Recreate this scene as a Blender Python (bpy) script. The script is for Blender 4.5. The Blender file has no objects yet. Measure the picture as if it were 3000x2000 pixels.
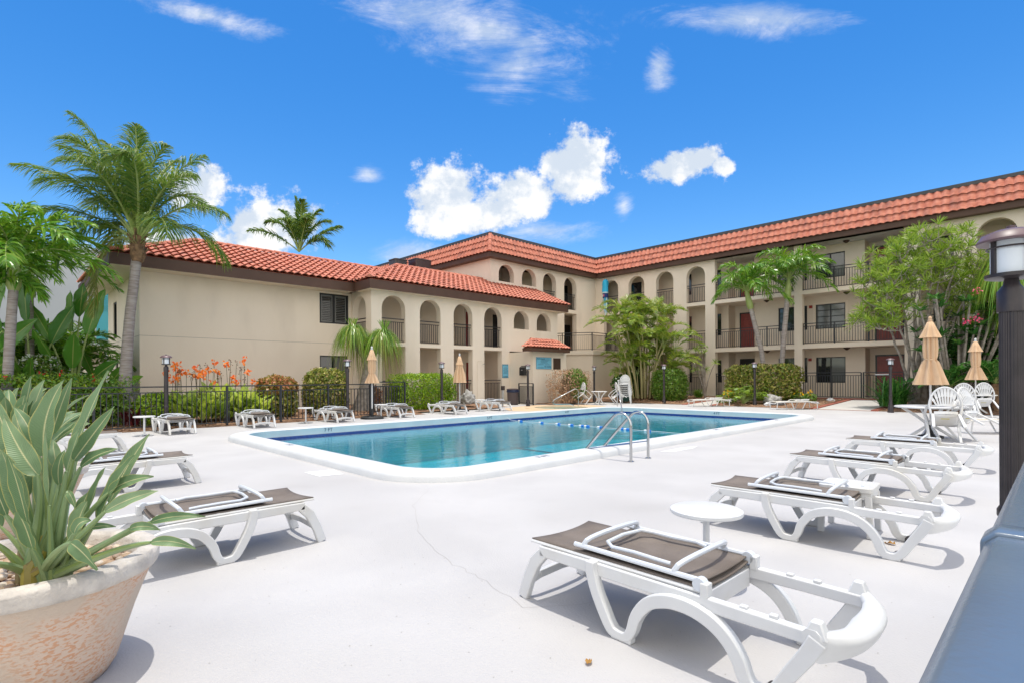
import bpy, bmesh, math, random
import numpy as np
from mathutils import Vector, Matrix, noise
from mathutils.geometry import tessellate_polygon
random.seed(11)
rng = np.random.default_rng(11)
SC = bpy.context.scene
COL = SC.collection
R = math.radians
YAW = math.atan2(-.6963, .7177)      # turns local X to the right-hand diagonal of the court
V3 = Vector

# ---------------------------------------------------------------- mesh helpers
class MB:
    def __init__(s):
        s.v = []; s.f = []; s.uv = None
    def add(s, vs, fs, uvs=None):
        o = len(s.v)
        s.v += [tuple(p) for p in vs]
        s.f += [tuple(i + o for i in f) for f in fs]
        if uvs is not None:
            if s.uv is None: s.uv = [(0, 0)] * o
            s.uv += uvs
        elif s.uv is not None:
            s.uv += [(0, 0)] * len(vs)
        return s
    def box(s, x0, x1, y0, y1, z0, z1):
        return s.add([(x0,y0,z0),(x1,y0,z0),(x1,y1,z0),(x0,y1,z0),(x0,y0,z1),(x1,y0,z1),(x1,y1,z1),(x0,y1,z1)],
              [(0,3,2,1),(4,5,6,7),(0,1,5,4),(1,2,6,5),(2,3,7,6),(3,0,4,7)])
    def bar(s, p0, p1, w, h=None, up=(0,0,1)):
        """rectangular bar from p0 to p1, w across, h along up"""
        h = h or w
        p0 = V3(p0); p1 = V3(p1); d = (p1 - p0).normalized(); u = V3(up)
        if abs(d.dot(u)) > .98: u = V3((1,0,0))
        a = d.cross(u).normalized() * w / 2; b = a.cross(d).normalized() * h / 2
        vs = [p0-a-b, p0+a-b, p0+a+b, p0-a+b, p1-a-b, p1+a-b, p1+a+b, p1-a+b]
        return s.add(vs, [(0,3,2,1),(4,5,6,7),(0,1,5,4),(1,2,6,5),(2,3,7,6),(3,0,4,7)])
    def tube(s, pts, r, n=8, cap=True):
        pts = [V3(p) for p in pts]
        m = len(pts)
        rs = r if hasattr(r, '__len__') else [r] * m
        vs = []; fs = []
        prev = None
        for i, p in enumerate(pts):
            d = (pts[min(i+1, m-1)] - pts[max(i-1, 0)])
            d = d.normalized() if d.length > 1e-9 else V3((0,0,1))
            if prev is None:
                u = V3((0,0,1)) if abs(d.z) < .9 else V3((1,0,0))
                a = d.cross(u).normalized()
            else:
                a = prev - d * prev.dot(d)
                a = a.normalized() if a.length > 1e-6 else d.orthogonal().normalized()
            prev = a; b = d.cross(a)
            for k in range(n):
                t = 2*math.pi*k/n
                vs.append(p + (a*math.cos(t) + b*math.sin(t)) * rs[i])
        for i in range(m-1):
            for k in range(n):
                k2 = (k+1) % n
                fs.append((i*n+k, i*n+k2, (i+1)*n+k2, (i+1)*n+k))
        if cap:
            fs.append(tuple(range(n-1, -1, -1))); fs.append(tuple((m-1)*n+k for k in range(n)))
        return s.add(vs, fs)
    def lathe(s, prof, cx=0, cy=0, n=24, flute=None):
        vs = []; fs = []; m = len(prof)
        for (r, z) in prof:
            for k in range(n):
                t = 2*math.pi*k/n
                rr = r * (flute(t, z) if flute else 1)
                vs.append((cx + rr*math.cos(t), cy + rr*math.sin(t), z))
        for i in range(m-1):
            for k in range(n):
                k2 = (k+1) % n
                fs.append((i*n+k, i*n+k2, (i+1)*n+k2, (i+1)*n+k))
        if prof[0][0] > 1e-4: fs.append(tuple(range(n-1, -1, -1)))
        if prof[-1][0] > 1e-4: fs.append(tuple((m-1)*n+k for k in range(n)))
        return s.add(vs, fs)
    def plate(s, fn, c0, c1, outer, holes=()):
        """flat plate in a plane, fn(a,b,c)->xyz, between offsets c0 and c1, with holes"""
        loops = [outer] + list(holes)
        polys = [[V3((a, b, 0)) for a, b in lp] for lp in loops]
        tris = tessellate_polygon(polys)
        flat = [p for lp in loops for p in lp]; n = len(flat)
        vs = [fn(a, b, c0) for a, b in flat]; fs = [tuple(t) for t in tris]
        if c1 is not None:
            vs += [fn(a, b, c1) for a, b in flat]
            fs += [tuple(i + n for i in reversed(t)) for t in tris]
            o = 0
            for lp in loops:
                m = len(lp)
                for i in range(m):
                    j = (i+1) % m
                    fs.append((o+i, o+j, o+j+n, o+i+n))
                o += m
        return s.add(vs, fs)
    def ribbon(s, path, w, t0, t1, axis='y'):
        """band following path in the x-z plane, w wide (list ok), between t0 and t1 across"""
        m = len(path); ws = w if hasattr(w, '__len__') else [w]*m
        L = []; Rr = []
        for i, (x, z) in enumerate(path):
            a = path[max(i-1,0)]; b = path[min(i+1,m-1)]
            dx, dz = b[0]-a[0], b[1]-a[1]; l = math.hypot(dx, dz) or 1
            nx, nz = -dz/l*ws[i]/2, dx/l*ws[i]/2
            L.append((x+nx, z+nz)); Rr.append((x-nx, z-nz))
        vs = []
        for (x, z), (x2, z2) in zip(L, Rr):
            vs += [(x,t0,z),(x,t1,z),(x2,t1,z2),(x2,t0,z2)]
        fs = []
        for i in range(m-1):
            for k in range(4):
                k2 = (k+1) % 4
                fs.append((i*4+k, i*4+k2, (i+1)*4+k2, (i+1)*4+k))
        fs.append((3,2,1,0)); fs.append(tuple((m-1)*4+k for k in range(4)))
        return s.add(vs, fs)
    def build(s, name, mat, parent=None, smooth=False, bevel=0, ang=35, loc=None, recalc=True):
        me = bpy.data.meshes.new(name)
        me.from_pydata([tuple(p) for p in s.v], [], s.f)
        if s.uv is not None:
            uvl = me.uv_layers.new(name='UVMap')
            idx = np.empty(len(me.loops), dtype=np.int32); me.loops.foreach_get('vertex_index', idx)
            uvl.data.foreach_set('uv', np.array(s.uv, dtype=np.float32)[idx].ravel())
        if recalc and len(s.f) < 9000:
            bm = bmesh.new(); bm.from_mesh(me)
            bmesh.ops.recalc_face_normals(bm, faces=bm.faces); bm.to_mesh(me); bm.free()
        me.materials.append(mat)
        if smooth:
            me.shade_smooth()
            me.set_sharp_from_angle(angle=R(ang))
        o = bpy.data.objects.new(name, me); COL.objects.link(o)
        if parent: o.parent = parent
        if loc: o.location = loc
        if bevel:
            b = o.modifiers.new('bevel', 'BEVEL'); b.width = bevel; b.segments = 2; b.limit_method = 'ANGLE'; b.angle_limit = R(30)
            me.shade_smooth()
            b.harden_normals = False
            me.set_sharp_from_angle(angle=R(60))
        return o

def tag(o, label=None, cat=None, group=None, kind=None):
    if label: o['label'] = label
    if cat: o['category'] = cat
    if group: o['group'] = group
    if kind: o['kind'] = kind
    return o
def thing(name, label, cat, loc=(0,0,0), rz=0, group=None):
    o = bpy.data.objects.new(name, None); COL.objects.link(o)
    o.location = loc; o.rotation_euler = (0,0,rz); o.empty_display_size = .2
    return tag(o, label, cat, group)
def dup(root, loc, rz, label, group=None, rot=None):
    r = root.copy(); COL.objects.link(r); r.location = loc
    r.rotation_euler = rot if rot else (0,0,rz)
    r['label'] = label
    if group: r['group'] = group
    for ch in list(root.children):
        c = ch.copy(); COL.objects.link(c); c.parent = r
        for g in ch.children:
            d = g.copy(); COL.objects.link(d); d.parent = c
    return r
def struct(name, mb, mat, **k):
    o = mb.build(name, mat, **k); o['kind'] = 'structure'; return o

# ---------------------------------------------------------------- materials
def nmat(name):
    m = bpy.data.materials.new(name); m.use_nodes = True
    nt = m.node_tree
    return m, nt, nt.nodes['Principled BSDF'], nt.nodes.new, nt.links.new
def mat(name, c, rough=.6, c2=None, scale=3., bump=0, bscale=40., metal=0, spec=.5, c3=None, s3=.6, stretch=None, detail=5, coat=0):
    m, nt, b, N, L = nmat(name)
    b.inputs['Base Color'].default_value = (*c, 1)
    b.inputs['Roughness'].default_value = rough
    b.inputs['Metallic'].default_value = metal
    b.inputs['Specular IOR Level'].default_value = spec
    b.inputs['Coat Weight'].default_value = coat
    geo = N('ShaderNodeNewGeometry'); vec = geo.outputs['Position']
    if stretch:
        mp = N('ShaderNodeMapping'); mp.inputs['Scale'].default_value = stretch
        L(vec, mp.inputs['Vector']); vec = mp.outputs['Vector']
    if c2:
        nz = N('ShaderNodeTexNoise'); nz.inputs['Scale'].default_value = scale; nz.inputs['Detail'].default_value = detail
        L(vec, nz.inputs['Vector'])
        rp = N('ShaderNodeValToRGB'); rp.color_ramp.elements[0].position = .36; rp.color_ramp.elements[1].position = .64
        rp.color_ramp.elements[0].color = (*c, 1); rp.color_ramp.elements[1].color = (*c2, 1)
        L(nz.outputs['Fac'], rp.inputs['Fac']); out = rp.outputs['Color']
        if c3:
            n3 = N('ShaderNodeTexNoise'); n3.inputs['Scale'].default_value = s3; n3.inputs['Detail'].default_value = 8
            L(vec, n3.inputs['Vector'])
            r3 = N('ShaderNodeValToRGB'); r3.color_ramp.elements[0].position = .52; r3.color_ramp.elements[1].position = .7
            mx = N('ShaderNodeMix'); mx.data_type = 'RGBA'
            L(n3.outputs['Fac'], r3.inputs['Fac']); L(r3.outputs['Color'], mx.inputs['Factor'])
            L(out, mx.inputs['A']); mx.inputs['B'].default_value = (*c3, 1); out = mx.outputs['Result']
        L(out, b.inputs['Base Color'])
    if bump:
        nb = N('ShaderNodeTexNoise'); nb.inputs['Scale'].default_value = bscale; nb.inputs['Detail'].default_value = 4
        L(vec, nb.inputs['Vector'])
        bp = N('ShaderNodeBump'); bp.inputs['Strength'].default_value = bump; bp.inputs['Distance'].default_value = .01
        L(nb.outputs['Fac'], bp.inputs['Height']); L(bp.outputs['Normal'], b.inputs['Normal'])
    return m
def leafmat(name, cols, rough=.45, trans=.25, spec=.4, blade=None):
    """colour differs from leaf to leaf; blade=(edge colour, rib colour) uses the leaf's own UV"""
    m, nt, b, N, L = nmat(name)
    b.inputs['Roughness'].default_value = rough; b.inputs['Specular IOR Level'].default_value = spec
    geo = N('ShaderNodeNewGeometry')
    rp = N('ShaderNodeValToRGB'); rp.color_ramp.interpolation = 'LINEAR'
    while len(rp.color_ramp.elements) < len(cols): rp.color_ramp.elements.new(.5)
    for i, c in enumerate(cols):
        rp.color_ramp.elements[i].position = i / max(1, len(cols)-1); rp.color_ramp.elements[i].color = (*c, 1)
    L(geo.outputs['Random Per Island'], rp.inputs['Fac']); out = rp.outputs['Color']
    if blade:
        tc = N('ShaderNodeTexCoord'); sp = N('ShaderNodeSeparateXYZ'); L(tc.outputs['UV'], sp.inputs['Vector'])
        def band(a, bb, col, inp):
            mr = N('ShaderNodeMapRange'); mr.inputs['From Min'].default_value = a; mr.inputs['From Max'].default_value = bb
            L(sp.outputs['X'], mr.inputs['Value'])
            mx = N('ShaderNodeMix'); mx.data_type = 'RGBA'; L(mr.outputs['Result'], mx.inputs['Factor'])
            L(inp, mx.inputs['A']); mx.inputs['B'].default_value = (*col, 1); return mx.outputs['Result']
        out = band(.9, 1.0, blade[0], out)
        out = band(.10, .0, blade[1], out)
        wv = N('ShaderNodeTexWave'); wv.inputs['Scale'].default_value = 9; wv.inputs['Distortion'].default_value = .6
        cm = N('ShaderNodeCombineXYZ'); ad = N('ShaderNodeMath'); ad.operation = 'MULTIPLY_ADD'; ad.inputs[1].default_value = -.12
        L(sp.outputs['X'], ad.inputs[0]); L(sp.outputs['Y'], ad.inputs[2]); L(ad.outputs[0], cm.inputs['X'])
        L(cm.outputs[0], wv.inputs['Vector'])
        bp = N('ShaderNodeBump'); bp.inputs['Strength'].default_value = .35; bp.inputs['Distance'].default_value = .004
        L(wv.outputs['Fac'], bp.inputs['Height']); L(bp.outputs['Normal'], b.inputs['Normal'])
    L(out, b.inputs['Base Color'])
    tr = N('ShaderNodeBsdfTranslucent'); mx = N('ShaderNodeMixShader'); mx.inputs['Fac'].default_value = trans
    hs = N('ShaderNodeHueSaturation'); hs.inputs['Value'].default_value = 1.6; hs.inputs['Hue'].default_value = .485
    L(out, hs.inputs['Color']); L(hs.outputs['Color'], tr.inputs['Color'])
    L(b.outputs[0], mx.inputs[1]); L(tr.outputs[0], mx.inputs[2])
    L(mx.outputs[0], nt.nodes['Material Output'].inputs['Surface'])
    return m

M = {}
M['deck'] = mat('painted_concrete', (.45,.442,.445), .78, c2=(.505,.497,.50), scale=.9, bump=.35, bscale=70, c3=(.415,.405,.405), s3=.45, detail=9)
M['coping'] = mat('coping_paint', (.58,.60,.625), .5, c2=(.64,.655,.67), scale=2, bump=.5, bscale=45)
M['basin'] = mat('pool_plaster', (.30,.66,.72), .6, c2=(.36,.72,.77), scale=1.3)
M['line'] = mat('pool_dark_tile', (.01,.03,.10), .3)
M['bluetile'] = mat('blue_tile', (.012,.04,.20), .25, c2=(.02,.08,.30), scale=18)
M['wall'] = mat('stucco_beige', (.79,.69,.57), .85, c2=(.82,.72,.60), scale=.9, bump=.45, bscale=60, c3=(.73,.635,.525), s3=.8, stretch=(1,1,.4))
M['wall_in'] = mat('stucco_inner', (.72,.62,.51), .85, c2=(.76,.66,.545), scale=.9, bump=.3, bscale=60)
M['fascia'] = mat('brown_fascia', (.082,.040,.025), .6, c2=(.10,.05,.032), scale=2)
M['tile'] = mat('clay_tile', (.47,.145,.09), .8, c2=(.60,.23,.155), scale=4.5, c3=(.34,.125,.09), s3=1.9, bump=.3, bscale=50)
M['tile_dark'] = mat('clay_tile_edge', (.33,.09,.055), .8, c2=(.42,.13,.08), scale=6)
M['rail'] = mat('railing_paint', (.014,.017,.024), .45, c2=(.02,.024,.03), scale=8)
M['railnear'] = mat('rail_close_sky_tint', (.10,.14,.20), .25, c2=(.12,.165,.225), scale=3, spec=.8, bump=.05, bscale=120)  # sky reflection put into the base colour, lighter and bluer than the other railings
M['frame'] = mat('window_frame', (.018,.020,.024), .4)
M['door'] = mat('red_door', (.20,.022,.018), .4, c2=(.24,.03,.024), scale=4)
M['doord'] = mat('dark_opening', (.010,.010,.011), .5)
M['louver'] = mat('shutter_grey', (.16,.16,.155), .6)
M['white'] = mat('white_resin', (.64,.65,.665), .38, c2=(.68,.69,.70), scale=4, c3=(.61,.59,.545), s3=1.5)
M['whitemetal'] = mat('white_metal', (.62,.66,.72), .3)
M['sling'] = mat('sling_fabric', (.165,.135,.115), .8, c2=(.21,.175,.15), scale=5, bump=.6, bscale=400)
M['slingw'] = mat('sling_tan', (.66,.58,.46), .8)
M['lamp'] = mat('lamp_bronze', (.028,.023,.026), .38, c2=(.045,.036,.04), scale=9)
M['lampcap'] = mat('lamp_cap_worn', (.10,.06,.07), .42, c2=(.16,.10,.115), scale=6)
M['frost'] = mat('frosted_glass', (.66,.72,.78), .35, c2=(.72,.78,.84), scale=3)
M['steel'] = mat('stainless_steel', (.50,.51,.52), .12, metal=1)
M['canvas'] = mat('tan_canvas', (.62,.42,.26), .9, c2=(.68,.47,.30), scale=3, bump=.3, bscale=200)
M['black'] = mat('black_vinyl', (.016,.017,.019), .5, bump=.5, bscale=12)
M['navy'] = mat('navy_liner', (.01,.02,.06), .35)
M['bin'] = mat('brown_bin', (.075,.055,.055), .6)
M['gold'] = mat('yellow_label', (.55,.48,.10), .5)
M['signblue'] = mat('sign_blue', (.16,.47,.66), .5, c2=(.19,.52,.70), scale=3)
M['ink'] = mat('sign_ink', (.008,.03,.10), .6)
M['brownpanel'] = mat('brown_panel', (.055,.028,.018), .7, c2=(.07,.035,.024), scale=8)
M['mulch'] = mat('mulch_soil', (.16,.085,.05), .95, c2=(.34,.20,.12), scale=16, bump=1, bscale=30, c3=(.10,.055,.035), s3=2.5)
M['chip'] = leafmat('wood_chips', [(.16,.08,.04),(.42,.25,.14),(.52,.34,.21),(.25,.13,.07)], .9, 0.0)
M['brick'] = mat('brick_edge', (.30,.085,.055), .85, c2=(.36,.12,.08), scale=9, bump=.6, bscale=25)
M['path'] = mat('path_concrete', (.50,.48,.46), .85, c2=(.56,.54,.51), scale=1.5, bump=.3, bscale=60)
M['tan'] = mat('spa_deck_tan', (.55,.40,.26), .85, c2=(.60,.45,.30), scale=2.5)
M['grass'] = mat('ground_green', (.05,.075,.02), .95, c2=(.10,.12,.04), scale=2, bump=1, bscale=20)
M['trunk'] = mat('palm_trunk', (.26,.22,.20), .9, c2=(.40,.36,.34), scale=3, bump=1, bscale=14, stretch=(1,1,7))
M['bark'] = mat('grey_bark', (.20,.17,.14), .9, c2=(.36,.32,.28), scale=6, bump=1, bscale=22)
M['husk'] = mat('palm_boot', (.28,.17,.09), .9, c2=(.12,.07,.04), scale=9, bump=1, bscale=25)
M['shaft'] = mat('crownshaft', (.25,.33,.09), .4, c2=(.33,.40,.14), scale=3)
M['twig'] = mat('dry_twig', (.22,.14,.09), .9, c2=(.32,.22,.15), scale=10)
M['bgwall'] = mat('far_white_wall', (.50,.52,.56), .8, c2=(.54,.56,.60), scale=.3)
M['teal'] = mat('teal_paint', (.08,.42,.50), .5)
M['ac'] = mat('ac_metal', (.05,.05,.055), .5, c2=(.07,.07,.075), scale=4)
M['acrust'] = mat('ac_brown', (.06,.025,.022), .4)
M['rock'] = mat('coral_rock', (.45,.44,.42), .9, c2=(.22,.21,.20), scale=9, bump=1, bscale=12)
M['alarm'] = mat('alarm_red', (.30,.03,.02), .5)
M['sockblue'] = mat('windsock_blue', (.03,.45,.75), .7)
M['socknavy'] = mat('windsock_navy', (.01,.03,.16), .7)
M['sockpale'] = mat('windsock_pale', (.55,.72,.78), .7)
M['sockpink'] = mat('windsock_pink', (.6,.16,.25), .7)
M['floatblue'] = mat('float_blue', (.02,.18,.60), .4)
M['hose'] = mat('coiled_hose', (.10,.10,.11), .6)
# foliage
M['lf_coco'] = leafmat('coconut_leaflets', [(.06,.15,.025),(.11,.22,.03),(.22,.29,.05),(.08,.18,.03)], .42, .38, .35)
M['lf_coco_old'] = leafmat('coconut_old_leaflets', [(.16,.20,.03),(.24,.26,.05),(.10,.17,.03),(.35,.30,.08)], .4, .3)
M['lf_adon'] = leafmat('foxtail_leaflets', [(.06,.20,.012),(.12,.30,.02),(.22,.38,.03),(.05,.15,.015)], .34, .25, .5)
M['lf_areca'] = leafmat('areca_leaflets', [(.10,.22,.018),(.20,.34,.03),(.40,.44,.06),(.05,.12,.015)], .36, .28, .5)
M['lf_pony'] = leafmat('ponytail_straps', [(.07,.20,.012),(.14,.30,.02),(.22,.36,.035),(.34,.34,.06)], .35, .2, .6)
M['lf_hedge'] = leafmat('hedge_leaves', [(.10,.25,.008),(.22,.40,.012),(.38,.52,.02),(.06,.15,.008)], .35, .22, .5)
M['lf_dark'] = leafmat('dark_hedge_leaves', [(.05,.15,.012),(.10,.23,.02),(.18,.32,.03),(.22,.28,.05)], .35, .2, .5)
M['lf_croton'] = leafmat('croton_leaves', [(.09,.17,.012),(.20,.28,.025),(.55,.50,.13),(.09,.15,.012),(.50,.36,.17)], .35, .2, .5)
M['lf_copper'] = leafmat('copper_leaves', [(.45,.16,.07),(.60,.30,.15),(.20,.18,.03),(.35,.25,.05)], .4, .25)
M['lf_orange'] = leafmat('orange_croton', [(.30,.06,.02),(.45,.16,.02),(.10,.07,.01),(.5,.28,.05)], .4, .2)
M['lf_dry'] = leafmat('dry_leaves', [(.42,.25,.14),(.55,.38,.25),(.30,.17,.09),(.48,.31,.18)], .8, .15)
M['lf_canna'] = leafmat('canna_leaves', [(.25,.40,.03),(.42,.55,.06),(.17,.31,.03),(.52,.60,.14)], .36, .35, .5, blade=((.5,.5,.2),(.55,.55,.2)))
M['lf_bird'] = leafmat('strelitzia_leaves', [(.10,.19,.08),(.15,.25,.11),(.21,.31,.16)], .42, .18, .5, blade=((.55,.50,.16),(.62,.60,.32)))
M['lf_stem'] = leafmat('strelitzia_stems', [(.20,.30,.14),(.28,.38,.20),(.24,.32,.10)], .4, .1, .5)
M['lf_stemb'] = leafmat('strelitzia_yellow_sheath', [(.40,.34,.06),(.30,.25,.08),(.14,.10,.07)], .5, .1)
M['lf_banana'] = leafmat('banana_leaves', [(.05,.18,.02),(.08,.25,.03),(.13,.30,.035)], .3, .3, .6, blade=((.10,.20,.03),(.35,.42,.12)))
M['lf_spike'] = leafmat('dracaena_leaves', [(.13,.26,.015),(.26,.42,.03),(.38,.48,.08),(.08,.17,.015)], .35, .22, .5)
M['lf_plum'] = leafmat('plumeria_leaves', [(.02,.09,.02),(.04,.14,.025),(.08,.20,.03)], .25, .18, .7)
M['lf_fern'] = leafmat('cycad_leaflets', [(.03,.13,.02),(.05,.19,.03),(.10,.26,.04)], .32, .2, .5)
M['lf_philo'] = leafmat('philodendron_leaves', [(.14,.26,.02),(.28,.40,.04),(.08,.18,.02)], .35, .3, .5)
M['lf_red'] = leafmat('cordyline_leaves', [(.10,.012,.02),(.06,.01,.012),(.20,.03,.03)], .4, .2)
M["fl_orange"] = leafmat("canna_petals", [(.85,.22,.03),(.90,.34,.05),(.80,.16,.03)], .5, .3)
M['fl_dry'] = leafmat('spent_flowers', [(.16,.07,.04),(.10,.05,.03),(.25,.13,.07)], .8, .1)
M['fl_pink'] = leafmat('plumeria_petals', [(.70,.05,.16),(.80,.12,.25)], .5, .3)
M['fl_yellow'] = leafmat('yellow_petals', [(.85,.62,.02),(.80,.52,.02)], .5, .3)
M['fl_white'] = leafmat('white_petals', [(.75,.75,.72),(.65,.68,.62)], .5, .3)
M['fl_red'] = leafmat('red_petals', [(.70,.04,.02),(.60,.02,.02)], .5, .3)
M['stalk'] = mat('flower_stalk', (.12,.10,.05), .7)
M['pebble'] = leafmat('river_pebbles', [(.36,.22,.12),(.55,.40,.26),(.62,.54,.44),(.30,.20,.13),(.48,.34,.2)], .5, 0.0)
M['fallen'] = leafmat('fallen_leaf', [(.45,.26,.06),(.35,.18,.05)], .7, .1)
# glass of the windows: dark reflecting pane
def glassmat(name, c, rough=.04):
    m = mat(name, c, rough, spec=.9); return m
M['glass'] = glassmat('window_glass', (.02,.025,.03))
M['glassb'] = glassmat('window_blind_glass', (.13,.14,.14), .12)
# terracotta planter: pitted pink-cream
def pottery():
    m, nt, b, N, L = nmat('weathered_terracotta')
    geo = N('ShaderNodeNewGeometry'); mp = N('ShaderNodeMapping'); mp.inputs['Rotation'].default_value = (.3,.5,.2); mp.inputs['Scale'].default_value = (1,1,2.2)
    L(geo.outputs['Position'], mp.inputs['Vector'])
    n1 = N('ShaderNodeTexNoise'); n1.inputs['Scale'].default_value = 46; n1.inputs['Detail'].default_value = 6; L(mp.outputs[0], n1.inputs['Vector'])
    r1 = N('ShaderNodeValToRGB'); r1.color_ramp.elements[0].position = .50; r1.color_ramp.elements[1].position = .57
    r1.color_ramp.elements[0].color = (.64,.50,.40,1); r1.color_ramp.elements[1].color = (.60,.34,.21,1); L(n1.outputs['Fac'], r1.inputs['Fac'])
    n2 = N('ShaderNodeTexNoise'); n2.inputs['Scale'].default_value = 3.2; n2.inputs['Detail'].default_value = 9; L(geo.outputs['Position'], n2.inputs['Vector'])
    r2 = N('ShaderNodeValToRGB'); r2.color_ramp.elements[0].position = .46; r2.color_ramp.elements[1].position = .62; L(n2.outputs['Fac'], r2.inputs['Fac'])
    mx = N('ShaderNodeMix'); mx.data_type = 'RGBA'; L(r2.outputs['Color'], mx.inputs['Factor']); L(r1.outputs['Color'], mx.inputs['A']); mx.inputs['B'].default_value = (.56,.46,.37,1)
    L(mx.outputs['Result'], b.inputs['Base Color']); b.inputs['Roughness'].default_value = .9
    bp = N('ShaderNodeBump'); bp.inputs['Strength'].default_value = .8; bp.inputs['Distance'].default_value = .006; L(n1.outputs['Fac'], bp.inputs['Height']); L(bp.outputs[0], b.inputs['Normal'])
    return m
M['pot'] = pottery()
M['potrim'] = mat('planter_rim', (.64,.59,.53), .9, c2=(.55,.50,.45), scale=14, bump=1, bscale=35, c3=(.40,.37,.34), s3=6)
# pool water: tinted clear body under a rippled reflecting skin
def water(name, tint, rough=.02, sc=2.2):
    m, nt, b, N, L = nmat(name)
    nt.nodes.remove(b)
    tr = N('ShaderNodeBsdfTransparent'); tr.inputs['Color'].default_value = (*tint, 1)
    gl = N('ShaderNodeBsdfGlossy'); gl.inputs['Roughness'].default_value = rough; gl.inputs['Color'].default_value = (.95,.97,1,1)
    geo = N('ShaderNodeNewGeometry'); mp = N('ShaderNodeMapping'); mp.inputs['Rotation'].default_value = (0,0,R(45)); mp.inputs['Scale'].default_value = (1,2.2,1)
    L(geo.outputs['Position'], mp.inputs['Vector'])
    nz = N('ShaderNodeTexNoise'); nz.inputs['Scale'].default_value = sc; nz.inputs['Detail'].default_value = 5; L(mp.outputs[0], nz.inputs['Vector'])
    bp = N('ShaderNodeBump'); bp.inputs['Strength'].default_value = .22; bp.inputs['Distance'].default_value = .05
    L(nz.outputs['Fac'], bp.inputs['Height']); L(bp.outputs[0], gl.inputs['Normal'])
    fr = N('ShaderNodeFresnel'); fr.inputs['IOR'].default_value = 1.33; L(bp.outputs[0], fr.inputs['Normal'])
    inv = N('ShaderNodeMath'); inv.operation = 'SUBTRACT'; inv.inputs[0].default_value = 1; L(geo.outputs['Backfacing'], inv.inputs[1])
    ml = N('ShaderNodeMath'); ml.operation = 'MULTIPLY'; L(fr.outputs[0], ml.inputs[0]); L(inv.outputs[0], ml.inputs[1])
    mx = N('ShaderNodeMixShader'); L(ml.outputs[0], mx.inputs[0]); L(tr.outputs[0], mx.inputs[1]); L(gl.outputs[0], mx.inputs[2])
    L(mx.outputs[0], nt.nodes['Material Output'].inputs['Surface'])
    return m
M['water'] = water('pool_water', (.05,.68,.78))
M['spawater'] = water('spa_water', (.30,.80,.80))

# ---------------------------------------------------------------- foliage helpers
def leaves_np(mb, C, D, Nn, Ln, Wd, fold=.18, droop=.0):
    """many small two-faced leaves. C centres, D leaf direction, Nn leaf normal"""
    n = len(C)
    D = D / np.linalg.norm(D, axis=1, keepdims=True)
    S = np.cross(D, Nn); S /= np.linalg.norm(S, axis=1, keepdims=True) + 1e-9
    Nn = np.cross(S, D)
    Ln = np.broadcast_to(Ln, (n,))[:, None]; Wd = np.broadcast_to(Wd, (n,))[:, None]
    B = C - D*Ln*.5
    T = C + D*Ln*.5 - Nn*Ln*droop
    Mi = C - Nn*Wd*fold
    Lf = C + S*Wd*.5 + Nn*Wd*.05 - D*Ln*.06; Rt = C - S*Wd*.5 + Nn*Wd*.05 - D*Ln*.06
    vs = np.stack([B, Lf, T, Rt, Mi], 1).reshape(-1, 3)
    o = len(mb.v)
    mb.v += [tuple(p) for p in vs.tolist()]
    for i in range(n):
        k = o + i*5
        mb.f.append((k, k+1, k+2, k+4)); mb.f.append((k, k+4, k+2, k+3))
    if mb.uv is not None: mb.uv += [(0,0)] * (5*n)
def rnd_dirs(n):
    d = rng.normal(size=(n, 3)); return d / np.linalg.norm(d, axis=1, keepdims=True)
def bush_leaves(mb, c, dims, n, size, shape=4., seed=0, lump=.12, shell=(.72, 1.03), aspect=.5, up=.3, zmin=0.0):
    """leaves through a clipped-hedge or rounded volume, uneven outline"""
    d = rnd_dirs(n)
    e = 2./shape
    q = (np.abs(d[:,0])**shape + np.abs(d[:,1])**shape + np.abs(d[:,2])**shape) ** (-1./shape)
    p = d * q[:, None]
    lumps = np.array([noise.noise(V3((x*2.2+seed*7, y*2.2, z*2.2))) + .5*noise.noise(V3((x*6+seed, y*6, z*6+3))) for x, y, z in p.tolist()])
    rad = rng.uniform(shell[0], shell[1], n) ** .8 * (1 + lump*lumps)
    P = p * rad[:, None] * np.array(dims) / 2 + np.array(c)
    keep = P[:, 2] > zmin
    P = P[keep]; out = (d * np.array([1/dims[0], 1/dims[1], 1/dims[2]]))[keep]
    out /= np.linalg.norm(out, axis=1, keepdims=True)
    m = len(P)
    Nn = out + rnd_dirs(m)*.75 + np.array([0,0,up])
    Dd = rnd_dirs(m) + out*.5
    L_ = rng.uniform(.7, 1.3, m) * size
    leaves_np(mb, P, Dd, Nn, L_, L_*aspect)
def bez(p0, p1, p2, n):
    p0, p1, p2 = V3(p0), V3(p1), V3(p2)
    return [p0*(1-t)**2 + p1*2*t*(1-t) + p2*t*t for t in [i/(n-1) for i in range(n)]]
def bez3(p0, p1, p2, p3, n):
    p0, p1, p2, p3 = V3(p0), V3(p1), V3(p2), V3(p3)
    return [p0*(1-t)**3 + p1*3*t*(1-t)**2 + p2*3*t*t*(1-t) + p3*t**3 for t in [i/(n-1) for i in range(n)]]
def strip(mb, pts, ws, side, uv=False):
    """thin tapering blade; ends in a point"""
    vs = []; fs = []; m = len(pts)
    for i, p in enumerate(pts[:-1]):
        vs += [p - side*ws[i]/2, p + side*ws[i]/2]
    vs.append(pts[-1])
    for i in range(m-2): fs.append((2*i, 2*i+1, 2*i+3, 2*i+2))
    fs.append((2*(m-2), 2*(m-2)+1, 2*(m-1)))
    mb.add(vs, fs)
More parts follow.
